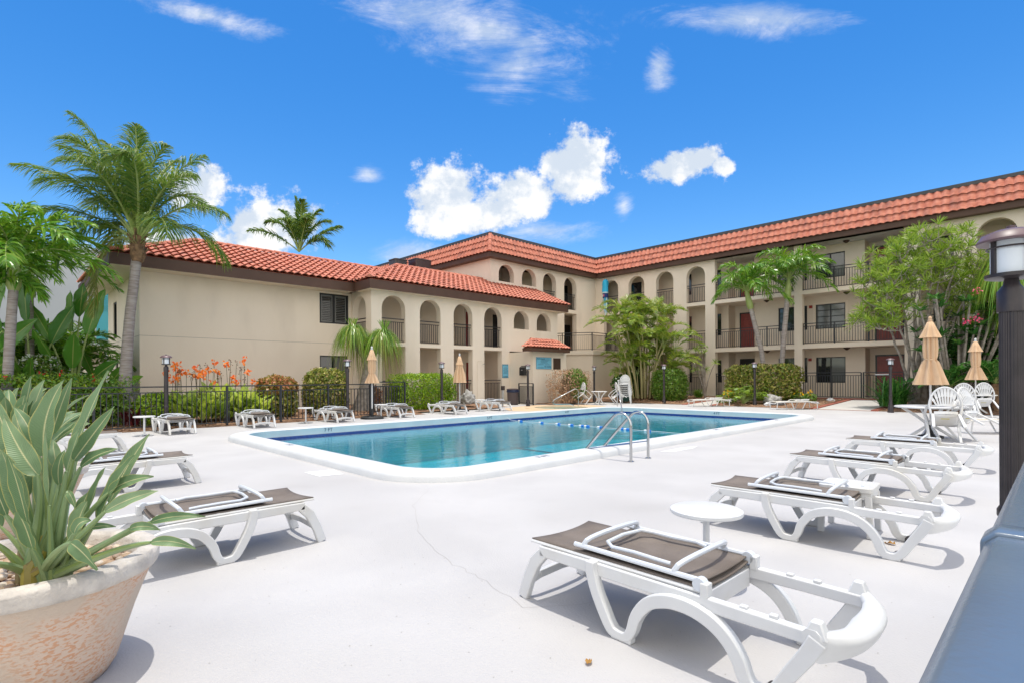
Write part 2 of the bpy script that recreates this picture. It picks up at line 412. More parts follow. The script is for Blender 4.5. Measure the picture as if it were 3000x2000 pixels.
def frond(lf, rb, path, n=40, ll=.6, lw=.035, droop=.5, start=.18, ang=55, vee=.25, r0=.03, jit=.15, wind=V3((0,0,0)), plume=0):
    """feather frond: rachis tube into rb, leaflets into lf"""
    m = len(path)
    rb.tube(path, [r0*(1 - .85*i/(m-1)) for i in range(m)], 5, cap=False)
    for i in range(n):
        t = start + (1-start)*(i+.5)/n
        x = t*(m-1); k = min(int(x), m-2); fr = x-k
        p = path[k].lerp(path[k+1], fr); tan = (path[k+1]-path[k]).normalized()
        up = V3((0,0,1)); side = tan.cross(up)
        side = side.normalized() if side.length > .05 else V3((1,0,0))
        nrm = side.cross(tan).normalized()
        prof = math.sin(math.pi*min(1, (t-start)/(1-start)*.86+.16))**.6
        L_ = ll*prof*random.uniform(.85, 1.1)
        a = R(ang*(1-.55*t) + random.uniform(-8, 8))
        for sg in (-1, 1):
            tw = random.uniform(-1,1)*plume
            s2 = (side*math.cos(tw)+nrm*math.sin(tw))
            d = (tan*math.cos(a) + s2*sg*math.sin(a) + nrm*vee*random.uniform(.5,1.4) + V3((random.uniform(-jit,jit),)*1+(random.uniform(-jit,jit), random.uniform(-jit,jit)))).normalized()
            g = V3((0,0,-1))*droop + wind
            q0 = p; q1 = p + d*L_*.35 + g*L_*.04; q2 = p + d*L_*.68 + g*L_*.22; q3 = p + d*L_*.93 + g*L_*.55
            wv = tan*.8 + nrm*random.uniform(-.5,.5); wv = (wv - d*wv.dot(d)).normalized()
            strip(lf, [q0, q1, q2, q3], [lw*.6, lw, lw*.8], wv)
def blade(mb, base, d, nrm, L_, W, n=9, curl=.25, fold=.25, wavy=.0, power=.75, tipdir=None, notch=0, ragged=0):
    """broad leaf with midrib fold, drooping by curl. uv.x=0 rib 1 edge"""
    base = V3(base); d = V3(d).normalized(); nrm = V3(nrm); nrm = (nrm - d*nrm.dot(d)).normalized(); s = d.cross(nrm)
    vs = []; uv = []; fs = []; cols = [-1,-.55,0,.55,1]
    ph = random.uniform(0, 6)
    for i in range(n):
        t = i/(n-1)
        c = base + d*(L_*t) - nrm*(curl*L_*t*t)
        w = W/2*(math.sin(math.pi*min(1,t**power*.97+.03))**.8) if i < n-1 else .002
        dd = (d - nrm*2*curl*t).normalized(); nn = s.cross(dd).normalized() * -1
        if nn.dot(nrm) < 0: nn = -nn
        for cc in cols:
            wav = wavy*W*math.sin(t*17+ph+cc*2)*abs(cc)**2
            vs.append(c + s*w*cc*(1+ (random.uniform(-ragged,ragged) if abs(cc)==1 else 0)) + nn*(fold*w*abs(cc) + wav)); uv.append((abs(cc), t))
    for i in range(n-1):
        for k in range(4):
            fs.append((i*5+k, i*5+k+1, i*5+k+6, i*5+k+5))
    mb.add(vs, fs, uv)
def blade_path(mb, pts, W, nrm, n=12, fold=.25, wavy=0, power=.75, yaw=0):
    """broad leaf whose rib follows pts (3 control points)"""
    path = bez(pts[0], pts[1], pts[2], n); vs = []; uv = []; fs = []; cols = [-1,-.6,0,.6,1]; ph = random.uniform(0, 6)
    nrm = V3(nrm)
    for i, c in enumerate(path):
        t = i/(n-1)
        d = (path[min(i+1,n-1)] - path[max(i-1,0)]).normalized()
        nn = (nrm - d*nrm.dot(d)).normalized(); s = d.cross(nn)
        w = W/2*(math.sin(math.pi*min(1,t**power*.95+.05))**.8) if i < n-1 else .002
        for cc in cols:
            wav = wavy*W*math.sin(t*15+ph+cc*1.5)*abs(cc)**3
            vs.append(c + s*w*cc + nn*(fold*w*abs(cc) + wav)); uv.append((abs(cc), t))
    for i in range(n-1):
        for k in range(4):
            fs.append((i*5+k, i*5+k+1, i*5+k+6, i*5+k+5))
    mb.add(vs, fs, uv)
# ================================================================ SETTING
def rrect(x0, x1, y0, y1, r, n=8):
    pts = []
    for cx, cy, a0 in ((x1-r, y1-r, 0), (x0+r, y1-r, 90), (x0+r, y0+r, 180), (x1-r, y0+r, 270)):
        for i in range(n+1):
            a = R(a0 + 90*i/n); pts.append((cx + r*math.cos(a), cy + r*math.sin(a)))
    return pts
XY = lambda a, b, c: (a, b, c)
VP = lambda a, b, c: (a, c, b)       # plane v = const, (u,z)
UP = lambda a, b, c: (c, a, b)       # plane u = const, (v,z)
PU0, PU1, PV0, PV1 = 4.28, 19.55, 6.05, 13.8
pool_in = rrect(PU0, PU1, PV0, PV1, .75)
pool_mid = rrect(PU0-.2, PU1+.2, PV0-.2, PV1+.2, .95)
pool_out = rrect(PU0-.42, PU1+.42, PV0-.42, PV1+.42, 1.15)
def circ(cx, cy, r, n=36, ry=None):
    ry = ry or r
    return [(cx + r*math.cos(2*math.pi*i/n), cy + ry*math.sin(2*math.pi*i/n)) for i in range(n)]
spa_in = circ(19.15, 16.45, 1.25); spa_mid = circ(19.15, 16.45, 1.7)
# far ground reaching the horizon, with the pool pit left open
g = MB().plate(XY, -.03, None, [(-400,-400),(400,-400),(400,400),(-400,400)], [pool_mid, spa_mid])
struct('ground', g, M['grass'])
# painted pool deck
deck_poly = [(-14,-7),(25.45,-7),(25.45,15.4),(24.9,18.2),(22.0,18.9),(19.6,21.7),(17.6,21.7),(17.6,18.5),(12.3,18.3),(9.5,17.62),(-14,17.55)]
g = MB().plate(XY, 0, -.02, deck_poly, [pool_mid, spa_mid])
deck = struct('pool_deck', g, M['deck'])
# fine crack and repaired patches in the paint
cm = mat('deck_crack', (.34,.32,.30), .9)
def flat_strip(pts, w, z, mb):
    for (a, b) in zip(pts[:-1], pts[1:]):
        a = V3((*a, 0)); b = V3((*b, 0)); s = (b-a).cross(V3((0,0,1))).normalized()*w/2; dz = V3((0,0,z))
        mb.add([a-s+dz, b-s+dz, b+s+dz, a+s+dz], [(0,1,2,3)])
crk = [(3.97,5.62),(3.34,5.01),(2.84,4.19),(2.64,3.74),(2.5,3.28),(2.46,2.88),(2.33,2.3),(2.9,1.9)]
fine = []
for a, b in zip(crk[:-1], crk[1:]):
    for k in range(6):
        t = k/6; fine.append((a[0]+(b[0]-a[0])*t + random.uniform(-.018,.018), a[1]+(b[1]-a[1])*t + random.uniform(-.018,.018)))
mb = MB(); flat_strip(fine, .0018, .002, mb)
o = mb.build('deck_crack', cm); o['kind'] = 'structure'
pm = mat('paint_patch', (.76,.77,.78), .7, c2=(.66,.66,.66), scale=5)
mb = MB().plate(XY, .003, None, [(3.37,7.98),(3.38,7.47),(3.72,7.40),(3.80,7.9)])
mb.plate(XY, .003, None, [(9.0,5.32),(9.2,5.12),(9.9,5.1),(10.3,5.2),(9.9,5.33)])
o = mb.build('paint_patch', pm); o['kind'] = 'structure'
# small specks of grit and leaf litter on the paint
mb = MB()
sp = rng.uniform(size=(1100, 2)) * np.array([11, 7]) + np.array([.6, -.6])
for x, y in sp.tolist():
    if 4-.5 < x and y > 5.5: continue
    r = random.uniform(.0015, .006); a = random.uniform(0, 3)
    mb.add([(x+r*math.cos(a+k*1.57), y+r*math.sin(a+k*1.57)*.6, .0025) for k in range(4)], [(0,1,2,3)])
o = mb.build('deck_specks', mat('grit', (.30,.28,.25), .9)); o['kind'] = 'stuff'; o['label'] = 'tiny specks of grit scattered on the white deck'; o['category'] = 'grit'

# pool: coping ring, basin, tile band, water
def ring(mb, loops):
    """skin between successive equal-length loops of 3-D points"""
    n = len(loops[0])
    for lp in loops: assert len(lp) == n
    vs = [p for lp in loops for p in lp]; fs = []
    for i in range(len(loops)-1):
        for k in range(n):
            k2 = (k+1) % n
            fs.append((i*n+k, i*n+k2, (i+1)*n+k2, (i+1)*n+k))
    mb.add(vs, fs)
def L3(grow, z, r):
    return [(x, y, z) for x, y in rrect(PU0-grow, PU1+grow, PV0-grow, PV1+grow, max(.05, r+grow), 10)]
mb = MB(); ring(mb, [L3(.44,-.01,.75), L3(.43,.07,.75), L3(.41,.105,.75), L3(.37,.128,.75), L3(.31,.138,.75), L3(.08,.142,.75), L3(.03,.136,.75), L3(0,.115,.75), L3(.012,.06,.75), L3(.03,.0,.75), L3(.035,-.07,.75)])
cop = mb.build('pool_coping', M['coping'], smooth=True, ang=50); cop['kind'] = 'structure'
mb = MB(); ring(mb, [L3(.028,-.055,.75), L3(.028,-.16,.75)])
struct('pool_tile_band', mb, M['bluetile'])
mb = MB(); ring(mb, [L3(.034,-.15,.75), L3(.034,-1.15,.75)]); mb.add(L3(.034,-1.15,.75), [tuple(range(len(L3(0,0,.75))))])
struct('pool_basin', mb, M['basin'])
mb = MB()
for v in (8.2, 9.9, 11.6): mb.box(6.0, 18.0, v-.1, v+.1, -1.146, -1.142)
mb.box(13.6, 13.75, PV0, PV1, -1.14, -1.136)
struct('pool_floor_line', mb, M['line'])
mb = MB()
for i in range(4):
    g_ = .45 + i*.38
    mb.plate(XY, -.35-.22*i, -1.14, [(PU1-g_-.2, PV1+.03),(PU1+.03, PV1+.03),(PU1+.03, PV1-g_-.2)])
struct('pool_steps', mb, M['basin'])
lp = [(x, y, -.10) for x, y in rrect(PU0-.03, PU1+.03, PV0-.03, PV1+.03, .78, 10)]
mb = MB(); mb.add(lp, [tuple(range(len(lp)))])
struct('pool_water', mb, M['water'], recalc=False)
# spa with its tan surround
mb = MB().plate(XY, .004, None, [(15.9,16.6),(17.3,18.4),(20.4,19.2),(22.2,17.4),(21.9,15.9),(20.4,14.9),(18.2,14.75),(16.4,15.3)], [spa_mid])
struct('spa_surround', mb, M['tan'])
def C3(r, z): return [(x, y, z) for x, y in circ(19.15, 16.45, r)]
mb = MB(); ring(mb, [C3(1.72,.004), C3(1.70,.03), C3(1.6,.035), C3(1.26,.03), C3(1.24,-.05)])
struct('spa_coping', mb, M['tan'], smooth=True)
mb = MB(); ring(mb, [C3(1.25,-.04), C3(1.2,-.9)]); mb.add(C3(1.2,-.9), [tuple(range(36))])
struct('spa_basin', mb, M['basin'])
struct('spa_water', MB().add([(x, y, -.03) for x, y in spa_in], [tuple(range(36))]), M['spawater'], recalc=False)

# mulch beds, slightly higher towards the houses
def bed(name, poly, z0, z1, mb=None):
    """poly of (u,v,z)"""
    m = mb or MB(); m.add(poly, [tuple(range(len(poly)))]); return m
mb = MB()
def bedgrid(mb, u0, u1, v0, v1, zf, n=60, m=14):
    vs = []; fs = []
    for j in range(m+1):
        for i in range(n+1):
            u = u0+(u1-u0)*i/n; v = v0+(v1-v0)*j/m
            e = min(1, min(i, n-i, j, m-j)/1.0)
            vs.append((u, v, zf(u, v) + (.02+.035*noise.noise(V3((u*2, v*2, 0))))*e))
    for j in range(m):
        for i in range(n):
            a = j*(n+1)+i; fs.append((a, a+1, a+n+2, a+n+1))
    mb.add(vs, fs)
zA = lambda u, v: .008 + .19*max(0, min(1, (v-17.6)/3.5))*max(0, min(1, (u-2)/9))
bedgrid(mb, -14, 12.3, 17.56, 23.6, zA, 110, 24)
bedgrid(mb, 12.3, 17.6, 18.3, 21.72, zA, 40, 14)
struct('mulch_bed_by_the_fence', mb, M['mulch'])
zB = lambda u, v: .008 + .22*max(0, min(1, (u-25.4)/4.5))
mb = MB()
bedgrid(mb, 25.46, 32.0, 7.75, 12.1, zB, 30, 24)
bedgrid(mb, 25.46, 32.0, 13.6, 20.8, zB, 30, 36)
bedgrid(mb, 25.46, 32.0, -6, 5.2, zB, 30, 50)
bedgrid(mb, 21.0, 25.5, 18.9, 21.0, lambda u, v: .02, 24, 12)
struct('mulch_bed_by_the_courtyard', mb, M['mulch'])
# concrete paths with brick edging
def quad(a, b, c, d): return MB().add([a,b,c,d], [(0,1,2,3)])
mb = quad((25.45,5.45,.006),(25.45,7.45,.006),(31.7,7.45,.24),(31.7,5.45,.24))
mb.add([(25.45,12.2,.006),(25.45,13.5,.006),(31.7,13.5,.24),(31.7,12.2,.24)], [(0,1,2,3)])
mb.add([(19.6,21.7,.05),(17.7,21.7,.05),(17.7,19.4,.006),(20.4,19.4,.006)], [(0,1,2,3)])
struct('path', mb, M['path'])
mb = MB()
for v in (5.33, 7.6, 12.1, 13.6):
    mb.add([(25.44,v-.13,.0),(31.7,v-.13,.235),(31.7,v+.13,.235),(25.44,v+.13,.0),(25.44,v-.13,.035),(31.7,v-.13,.27),(31.7,v+.13,.27),(25.44,v+.13,.035)], [(4,5,6,7),(0,1,5,4),(2,3,7,6),(0,4,7,3)])
mb.box(31.4, 31.72, 4.5, 10, .2, .285)
mb.box(25.36, 25.46, 5.2, 7.7, -.01, .012)
struct('brick_edging', mb, M['brick'])
# wood chips lying on the beds
mb = MB(); N_ = 9000
uu = np.concatenate([rng.uniform(1, 12, N_//2), rng.uniform(25.5, 31, N_//2)])
vv = np.concatenate([rng.uniform(17.62, 20.5, N_//2), rng.uniform(3.5, 18.5, N_//2)])
ok = ~((uu > 20) & (((vv > 5.3) & (vv < 7.6)) | ((vv > 12.1) & (vv < 13.6))))
uu, vv = uu[ok], vv[ok]
zz = np.array([(zA(a, b) if a < 20 else zB(a, b)) + .035 + .035*noise.noise(V3((a*2, b*2, 0))) for a, b in zip(uu, vv)]) + rng.uniform(0, .03, len(uu))
Nn = np.stack([rng.normal(size=len(uu))*.35, rng.normal(size=len(uu))*.35, np.ones(len(uu))], 1)
D_ = rng.normal(size=(len(uu), 3)); D_[:, 2] *= .25
leaves_np(mb, np.stack([uu, vv, zz], 1), D_, Nn, rng.uniform(.05, .13, len(uu)), rng.uniform(.02, .05, len(uu)), fold=.05)
o = mb.build('wood_chips', M['chip']); tag(o, 'brown wood chips spread over the planting beds', 'mulch', kind='stuff')

# ================================================================ BUILDINGS
def arch(a0, a1, zs, ztop, n=14):
    """opening outline (a,z), flat sill, round-pointed head"""
    r = (a1-a0)/2; c = (a0+a1)/2; h = r*1.02
    pts = [(a0, zs), (a1, zs)]
    for i in range(n+1):
        t = math.pi*i/n
        pts.append((c + r*math.cos(t), ztop - h + h*math.sin(t)**.92 if 0 < i < n else ztop-h))
    return pts
def rect(a0, a1, z0, z1): return [(a0,z0),(a1,z0),(a1,z1),(a0,z1)]

def tiles(mb, E0, E1, R0, R1, pitch=.31, rows=None, row=.42, amp=.075, lift=.055, res=6):
    """rows of barrel tiles on the plane through eave E0-E1 and ridge R0-R1"""
    E0, E1, R0, R1 = map(V3, (E0, E1, R0, R1))
    t = (E1-E0).normalized(); n = t.cross(((R0+R1)/2 - E0)).normalized()
    if n.z < 0: n = -n
    s = n.cross(t); s = s if s.z > 0 else -s
    S = (R0-E0).dot(s); tl1 = (R0-E0).dot(t); tr0 = (E1-E0).length; tr1 = (R1-E0).dot(t)
    rows = rows or max(1, round(S/row)); rl = S/rows; step = pitch/res
    for k in range(rows):
        s0 = k*rl; s1 = min(S, s0+rl+.03)
        f = (s0+s1)/2/S
        a = tl1*f; b = tr0 + (tr1-tr0)*f
        if b-a < step: continue
        i0 = math.ceil(a/step); i1 = math.floor(b/step)
        ts = [a] + [i*step for i in range(i0, i1+1)] + [b]
        vs = []; fs = []
        jl = random.uniform(-.006, .006)
        for x in ts:
            ph = x/pitch; h = amp*(.5+.5*math.cos(2*math.pi*ph))**.7
            tj = .008*math.sin(math.floor(ph+.5)*12.9+k*7.1)
            base = E0 + t*x
            p0 = base + s*(s0+tj) + n*(lift+h); p1 = base + s*s1 + n*h*.9; p2 = base + s*(s0+tj+.055) + n*(h*.9 + .004)
            vs += [p0, p1, p2]
        for i in range(len(ts)-1):
            o = 3*i
            fs.append((o, o+3, o+4, o+1)); fs.append((o+2, o+5, o+3, o))
        mb.add(vs, fs)
def ridgecaps(mb, a, b, r=.11, L_=.42):
    a, b = V3(a), V3(b); n = max(1, round((b-a).length/L_)); d = (b-a)/n; u = d.normalized()
    s = u.cross(V3((0,0,1))).normalized(); up = s.cross(u)
    for k in range(n):
        p = a+d*k; q = p + d*1.08; vs = []; fs = []
        m = 8
        for j, (c, rr) in enumerate(((p, r*1.15), (q, r*.95))):
            for i in range(m+1):
                t = math.pi*i/m
                vs.append(c + s*rr*math.cos(t) + up*(rr*math.sin(t)*.9-.02))
        for i in range(m): fs.append((i, i+1, m+1+i+1, m+1+i))
        fs.append(tuple(range(m+1)))
        mb.add(vs, fs)
def railing(mb, p0, p1, z, h=1.12, sp=.125, posts=True, low=.07, bar=.022, ends=True):
    """black railing between two plan points, top rail, second rail, pickets, bottom rail"""
    a = V3((*p0, 0)); b = V3((*p1, 0)); L_ = (b-a).length; d = (b-a)/L_
    def P_(s, zz): return a + d*s + V3((0,0,zz))
    mb.bar(P_(0, z+h), P_(L_, z+h), .055, .04)
    mb.bar(P_(0, z+h-.15), P_(L_, z+h-.15), .03, .03)
    mb.bar(P_(0, z+low), P_(L_, z+low), .03, .03)
    n = max(2, round(L_/sp))
    for i in range(1, n):
        mb.bar(P_(L_*i/n, z+low), P_(L_*i/n, z+h-.15), bar, bar, up=(d.x, d.y, 0))
    if posts:
        m = max(1, round(L_/1.6))
        for i in range(0 if ends else 1, m+1 if ends else m):
            mb.bar(P_(L_*i/m, z), P_(L_*i/m, z+h-.015), .055, .055, up=(d.x, d.y, 0))

# ---------------- two-storey wing on the left
W = thing('apartment_wing', 'two-storey beige wing with red tile roof, brown fascia and a row of arches', 'building', (8, 23, 0))
WO = V3((-8, -23, 0))
def part(name, mb, m, parent, off, **k):
    o = mb.build(name, m, parent, **k); o.location = off; return o
def wp(name, mb, m, **k): return part(name, mb, m, W, WO, **k)
VA1, VA2, UA, UE, URT = 23.59, 21.73, 12.28, 3.9, 25.0
mb = MB()
mb.plate(VP, VA1, VA1+.2, rect(UE, UA, -.05, 5.42), [rect(10.72,12.13,3.94,5.31), rect(10.72,12.08,1.15,2.48)])
mb.plate(UP, UE, UE+.2, [(VA1+.2,-.05),(30.9,-.05),(30.9,5.42),(VA1+.2,5.42)], [rect(28.55,29.42,3.2,4.8), rect(24.95,25.6,.6,2.5), rect(28.3,28.9,.6,2.5)])
mb.box(UE+.2, 25, 30.7, 30.9, -.05, 5.4)
wp('wall', mb, M['wall'])
# dark score line across the plaster
mb = MB(); mb.bar((UE-.001, VA1-.0015, 3.03), (UA, VA1-.0015, 3.03), .003, .012); mb.bar((UE-.0015, VA1, 3.03), (UE-.0015, 30.8, 3.03), .003, .012)
wp('score_line', mb, mat('score_dark', (.30,.27,.23), .9))
A_open = [(12.81,14.07),(14.89,16.13),(16.95,18.20),(19.02,20.31)]
hol = [arch(a, b, 3.08, 5.24) for a, b in A_open] + [arch(21.25,22.48,4.18,5.23), arch(23.14,24.38,4.17,5.23)]
hol += [rect(a, b, .14, 2.90) for a, b in A_open] + [rect(20.9,24.5,.14,2.90)]
mb = MB(); mb.plate(VP, VA2, VA2+.35, rect(UA, URT, -.05, 5.42), hol)
mb.plate(UP, UA, UA+.3, [(VA2+.35,-.05),(VA1,-.05),(VA1,5.42),(VA2+.35,5.42)], [arch(22.21,23.47,3.08,5.22), rect(22.21,23.45,.14,2.9)])
mb.plate(UP, URT, URT-.2, [(VA2+.35,-.05),(24.0,-.05),(24.0,5.42),(VA2+.35,5.42)])
wp('arcade_wall', mb, M['wall'])
mb = MB()
mb.plate(VP, 23.62, 23.75, rect(UA+.1, URT, 0, 5.6), [rect(19.3,20.2,3.1,5.15), rect(21.35,22.2,3.1,5.15), rect(21.35,22.2,.2,2.3), rect(19.3,20.2,.2,2.3)])
mb.box(UA+.05, URT-.2, VA2+.35, 23.62, 2.9, 3.07)
mb.box(UA+.05, URT-.2, VA2+.3, 23.62, 5.43, 5.5)
mb.box(UA+.05, URT, VA2, 23.62, -.05, .15)
mb.box(14.2, 14.32, 22.2, 23.62, .15, 2.9); mb.box(18.35, 18.42, 22.6, 23.62, 3.07, 5.43)
mb.box(20.62,20.8, 22.1, 23.62, .15, 2.9)
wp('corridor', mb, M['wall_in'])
for (a, b, z0, z1, mm) in ((19.3,20.2,3.08,5.15,M['door']),(21.35,22.2,3.08,5.15,M['doord']),(21.35,22.2,.16,2.3,M['doord']),(19.3,20.2,.16,2.3,M['door'])):
    d = MB().box(a, b, 23.66, 23.71, z0, z1)
    dd = wp('door', d, mm)
    part('handle', MB().tube([(a+.08,23.65,z0+1),(a+.08,23.60,z0+1),(a+.18,23.60,z0+1)], .012, 6), M['steel'], dd, (0,0,0))
for (a, b, z0, z1, up) in ((10.72,12.13,3.94,5.31,True),(10.72,12.08,1.15,2.48,False)):
    f = MB(); f.box(a,b,VA1+.02,VA1+.09,z1-.05,z1); f.box(a,b,VA1+.02,VA1+.09,z0,z0+.05)
    for x in (a, (a+b)/2-.03, b-.05): f.box(x, x+.05, VA1+.015, VA1+.085, z0+.05, z1-.05)
    fr = wp('window', f, M['frame'])
    part('pane', MB().box(a+.04,b-.04,VA1+.10,VA1+.105,z0+.04,z1-.04), M['glass'], fr, (0,0,0))
    if up:
        s = MB()
        for (x0, x1) in ((a+.09, (a+b)/2-.06), ((a+b)/2+.06, b-.09)):
            s.box(x0, x0+.05, VA1+.055, VA1+.08, z0+.07, z1-.07); s.box(x1-.05, x1, VA1+.055, VA1+.08, z0+.07, z1-.07)
            s.box(x0+.05, x1-.05, VA1+.055, VA1+.08, z0+.07, z0+.13); s.box(x0+.05, x1-.05, VA1+.055, VA1+.08, z1-.13, z1-.07)
            for i in range(14):
                zz = z0+.17+i*(z1-z0-.33)/13.
                s.bar((x0+.05, VA1+.065, zz), (x1-.05, VA1+.065, zz), .06, .009, up=(0,-.55,.83))
        part('shutter', s, M['louver'], fr, (0,0,0))
    else:
        part('blind', MB().box(a+.75,b-.06,VA1+.092,VA1+.097,z0+.05,z1-.06), M['glassb'], fr, (0,0,0))
for (v0,v1,z0,z1) in ((28.55,29.42,3.2,4.8),(24.95,25.6,.6,2.5),(28.3,28.9,.6,2.5)):
    f = MB(); f.box(UE+.03,UE+.09,v0,v0+.06,z0,z1); f.box(UE+.03,UE+.09,v1-.06,v1,z0,z1); f.box(UE+.03,UE+.09,v0+.06,v1-.06,z0,z0+.06); f.box(UE+.03,UE+.09,v0+.06,v1-.06,z1-.06,z1)
    fr = wp('window', f, M['frame']); part('pane', MB().box(UE+.1,UE+.105,v0+.05,v1-.05,z0+.05,z1-.05), M['glass'], fr, (0,0,0))
def rl(fn, *a, **k):
    m = MB(); railing(m, *a, **k); return fn('railing', m, M['rail'])
for a, b in A_open:
    rl(wp, (a, VA2+.14), (b, VA2+.14), 3.08, sp=.11, posts=False, h=1.1)
    rl(wp, (a, VA2+.14), (b, VA2+.14), .15, sp=.11, posts=False, h=1.15)
rl(wp, (UA+.14, 22.21), (UA+.14, 23.47), 3.08, sp=.11, posts=False, h=1.1)
# back balcony at the far corner
wp('rear_balcony', MB().box(2.9, UE, 31.0, 33.0, 2.7, 3.0), M['wall'])
wp('rear_wall', MB().box(3.2, UE, 31.6, 34, 0, 2.69), M['wall_in'])
# fascia and soffit
zf0, zf1 = 5.38, 5.78
e1, e2, eL, eC = 22.70, 21.23, 2.90, 11.94
mb = MB()
mb.box(eL, eC+.04, e1, e1+.04, zf0, zf1)
mb.box(eC, eC+.04, e2+.04, e1, zf0, zf1)
mb.box(eC, 25.45, e2, e2+.04, zf0, zf1)
mb.box(25.41, 25.45, e2+.04, 24.0, zf0, zf1)
mb.box(eL, eL+.04, e1+.04, 31.8, zf0, zf1)
wp('fascia', mb, M['fascia'])
mb = MB(); mb.box(eL+.04, eC+.04, e1+.04, VA1, zf0+.01, zf0+.05); mb.box(eL+.04, UE, VA1, 31.8, zf0+.01, zf0+.05)
mb.box(eC+.04, 25.41, e2+.04, VA2, zf0+.01, zf0+.05); mb.box(eC+.04, UA, VA2, e1, zf0+.01, zf0+.05); mb.box(25.0,25.41,VA2,24,zf0+.01,zf0+.05)
wp('soffit', mb, M['wall'])
# tiled roof
zt = 5.80; o_ = .05
mb = MB()
RZ = 7.40; rA = (6.4, 26.3); rB = 15.54
tiles(mb, (eL-o_, e1-o_, zt), (eC, e1-o_, zt), (rA[0], 26.3, RZ), (rB, 26.3, RZ))                     # front slope
tiles(mb, (eC-o_, e1, zt), (eC-o_, e2-o_, zt), (rB, 26.3, RZ), (rB, 24.83, RZ))                       # small slope facing left
tiles(mb, (eC-o_, e2-o_, zt), (25.6, e2-o_, zt), (rB, 24.83, RZ), (25.6, 24.83, RZ))                  # arcade slope
tiles(mb, (eL-o_, 31.85, zt), (eL-o_, e1-o_, zt), (6.4, 26.35, RZ), (6.4, 26.25, RZ))                 # end slope
rf = wp('roof', mb, M['tile'], smooth=True, ang=40)
for p_, q_, r_ in (((rA[0], 26.3, RZ+.05), (rB, 26.3, RZ+.05), .11), ((rB, 24.83, RZ+.05), (21.6, 24.83, RZ+.05), .11), ((eL+.05, e1+.05, zt+.08), (rA[0], 26.3, RZ+.06), .11),
    ((eC, e2+.02, zt+.08), (rB, 24.83, RZ+.06), .11), ((25.56, e2, zt+.06), (25.56, 24.1, zt+.06+2.85*.444), .09)):
    mb = MB(); ridgecaps(mb, p_, q_, r_); part('ridge_cap', mb, M['tile'], rf, (0,0,0), smooth=True)
mb = MB()
mb.add([(rB,24.83,RZ-.04),(21.6,24.83,RZ-.04),(21.6,30.5,RZ-.04),(rB,30.5,RZ-.04)], [(0,1,2,3)])
mb.add([(rA[0],26.3,RZ-.03),(rB,26.3,RZ-.03),(rB,31.8,zt),(eL,31.8,zt)], [(0,1,2,3)])
for q in (((eL,e1,zt-.02),(eC,e1,zt-.02),(rB,26.3,RZ-.02),(rA[0],26.3,RZ-.02)), ((eC,e2,zt-.02),(25.5,e2,zt-.02),(25.5,24.83,RZ-.02),(rB,24.83,RZ-.02)),
          ((eC,e1,zt-.02),(eC,e2,zt-.02),(rB,24.83,RZ-.02),(rB,26.3,RZ-.02)), ((eL,31.8,zt-.02),(eL,e1,zt-.02),(rA[0],26.3,RZ-.02),(rA[0],26.31,RZ-.02))):
    mb.add(list(q), [(0,1,2,3)])
mb.add([(25.45,e2,zt-.02),(25.45,24.09,zt-.02),(25.45,24.09,zt+1.27)], [(0,1,2)])
part('underlay', mb, M['tile_dark'], rf, (0,0,0))

# ---------------- three-storey building
B = thing('apartment_building', 'three-storey beige apartment building with red mansard tiles, arches and long balconies', 'building', (32, 14, 0))
BO = V3((-32, -14, 0))
def bp(name, mb, m, **k): return part(name, mb, m, B, BO, **k)
UB, VC, UCL = 32.0, 24.09, 21.6
zb = .26; S2a, S2b, S3a, S3b, TOP = 2.92, 3.15, 5.87, 6.08, 8.66
# link wall (faces the pool, behind the wing)
hol = [arch(22.28,23.6,7.32,8.39), arch(24.3,25.62,7.32,8.39), arch(26.29,27.61,6.12,8.40), arch(28.44,29.78,6.12,8.38), rect(28.44,29.78,3.15,5.87)]
mb = MB(); mb.plate(VP, VC, VC+.38, rect(UCL, UB, -.05, TOP), hol)
mb.plate(UP, UCL, UCL+.2, [(VC+.38,4),(38,4),(38,TOP),(VC+.38,TOP)])
bp('link_wall', mb, M['wall'])
mb = MB()
mb.plate(VP, 25.9, 26.0, rect(UCL+.2, 33.8, 3.0, TOP), [rect(30.0,30.9,6.1,8.2)])
mb.box(UCL+.2, 33.8, VC+.38, 25.9, 5.87, 6.08); mb.box(UCL+.2, 33.8, VC+.38, 25.9, 2.95, 3.14)
mb.box(24.15, 24.3, 24.5, 25.9, 6.08, 8.6)
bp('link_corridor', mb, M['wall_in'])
for (a,b,z0,z1) in ((24.5,25.3,6.08,8.1),(30.0,30.9,6.08,8.2),(30.2,31.2,3.15,5.3),(29.7,30.15,3.15,5.3)):
    bp('door', MB().box(a, b, 25.84, 25.89, z0, z1), M['doord'])
rl(bp, (26.29,VC+.15),(27.61,VC+.15),6.1,sp=.11,posts=False); rl(bp, (28.44,VC+.15),(29.78,VC+.15),6.1,sp=.11,posts=False)
# courtyard front
O1 = [(22.09,23.36),(19.97,21.24),(17.80,19.07),(15.63,16.88)]
hol = [arch(a,b,S3b,8.36) for a,b in O1] + [rect(a,b,S2b,S3a) for a,b in O1] + [rect(a,b,zb,S2a) for a,b in O1]
mb = MB(); mb.plate(UP, UB, UB+.35, rect(15.0, VC, -.05, TOP), hol); bp('arcade_wall', mb, M['wall'])
O3 = [(3.55,4.89),(1.41,2.75),(-.73,.61),(-2.87,-1.53)]
hol = [arch(a,b,S3b,8.36) for a,b in O3] + [rect(a,b,S2b,S3a) for a,b in O3] + [rect(a,b,zb,S2a) for a,b in O3]
mb = MB(); mb.plate(UP, UB, UB+.35, rect(-7, 5.45, -.05, TOP), hol); bp('right_arcade_wall', mb, M['wall'])
mb = MB(); mb.box(UB-.003, UB+.38, 10.05, 10.46, -.05, TOP)
bp('column', mb, M['wall'])
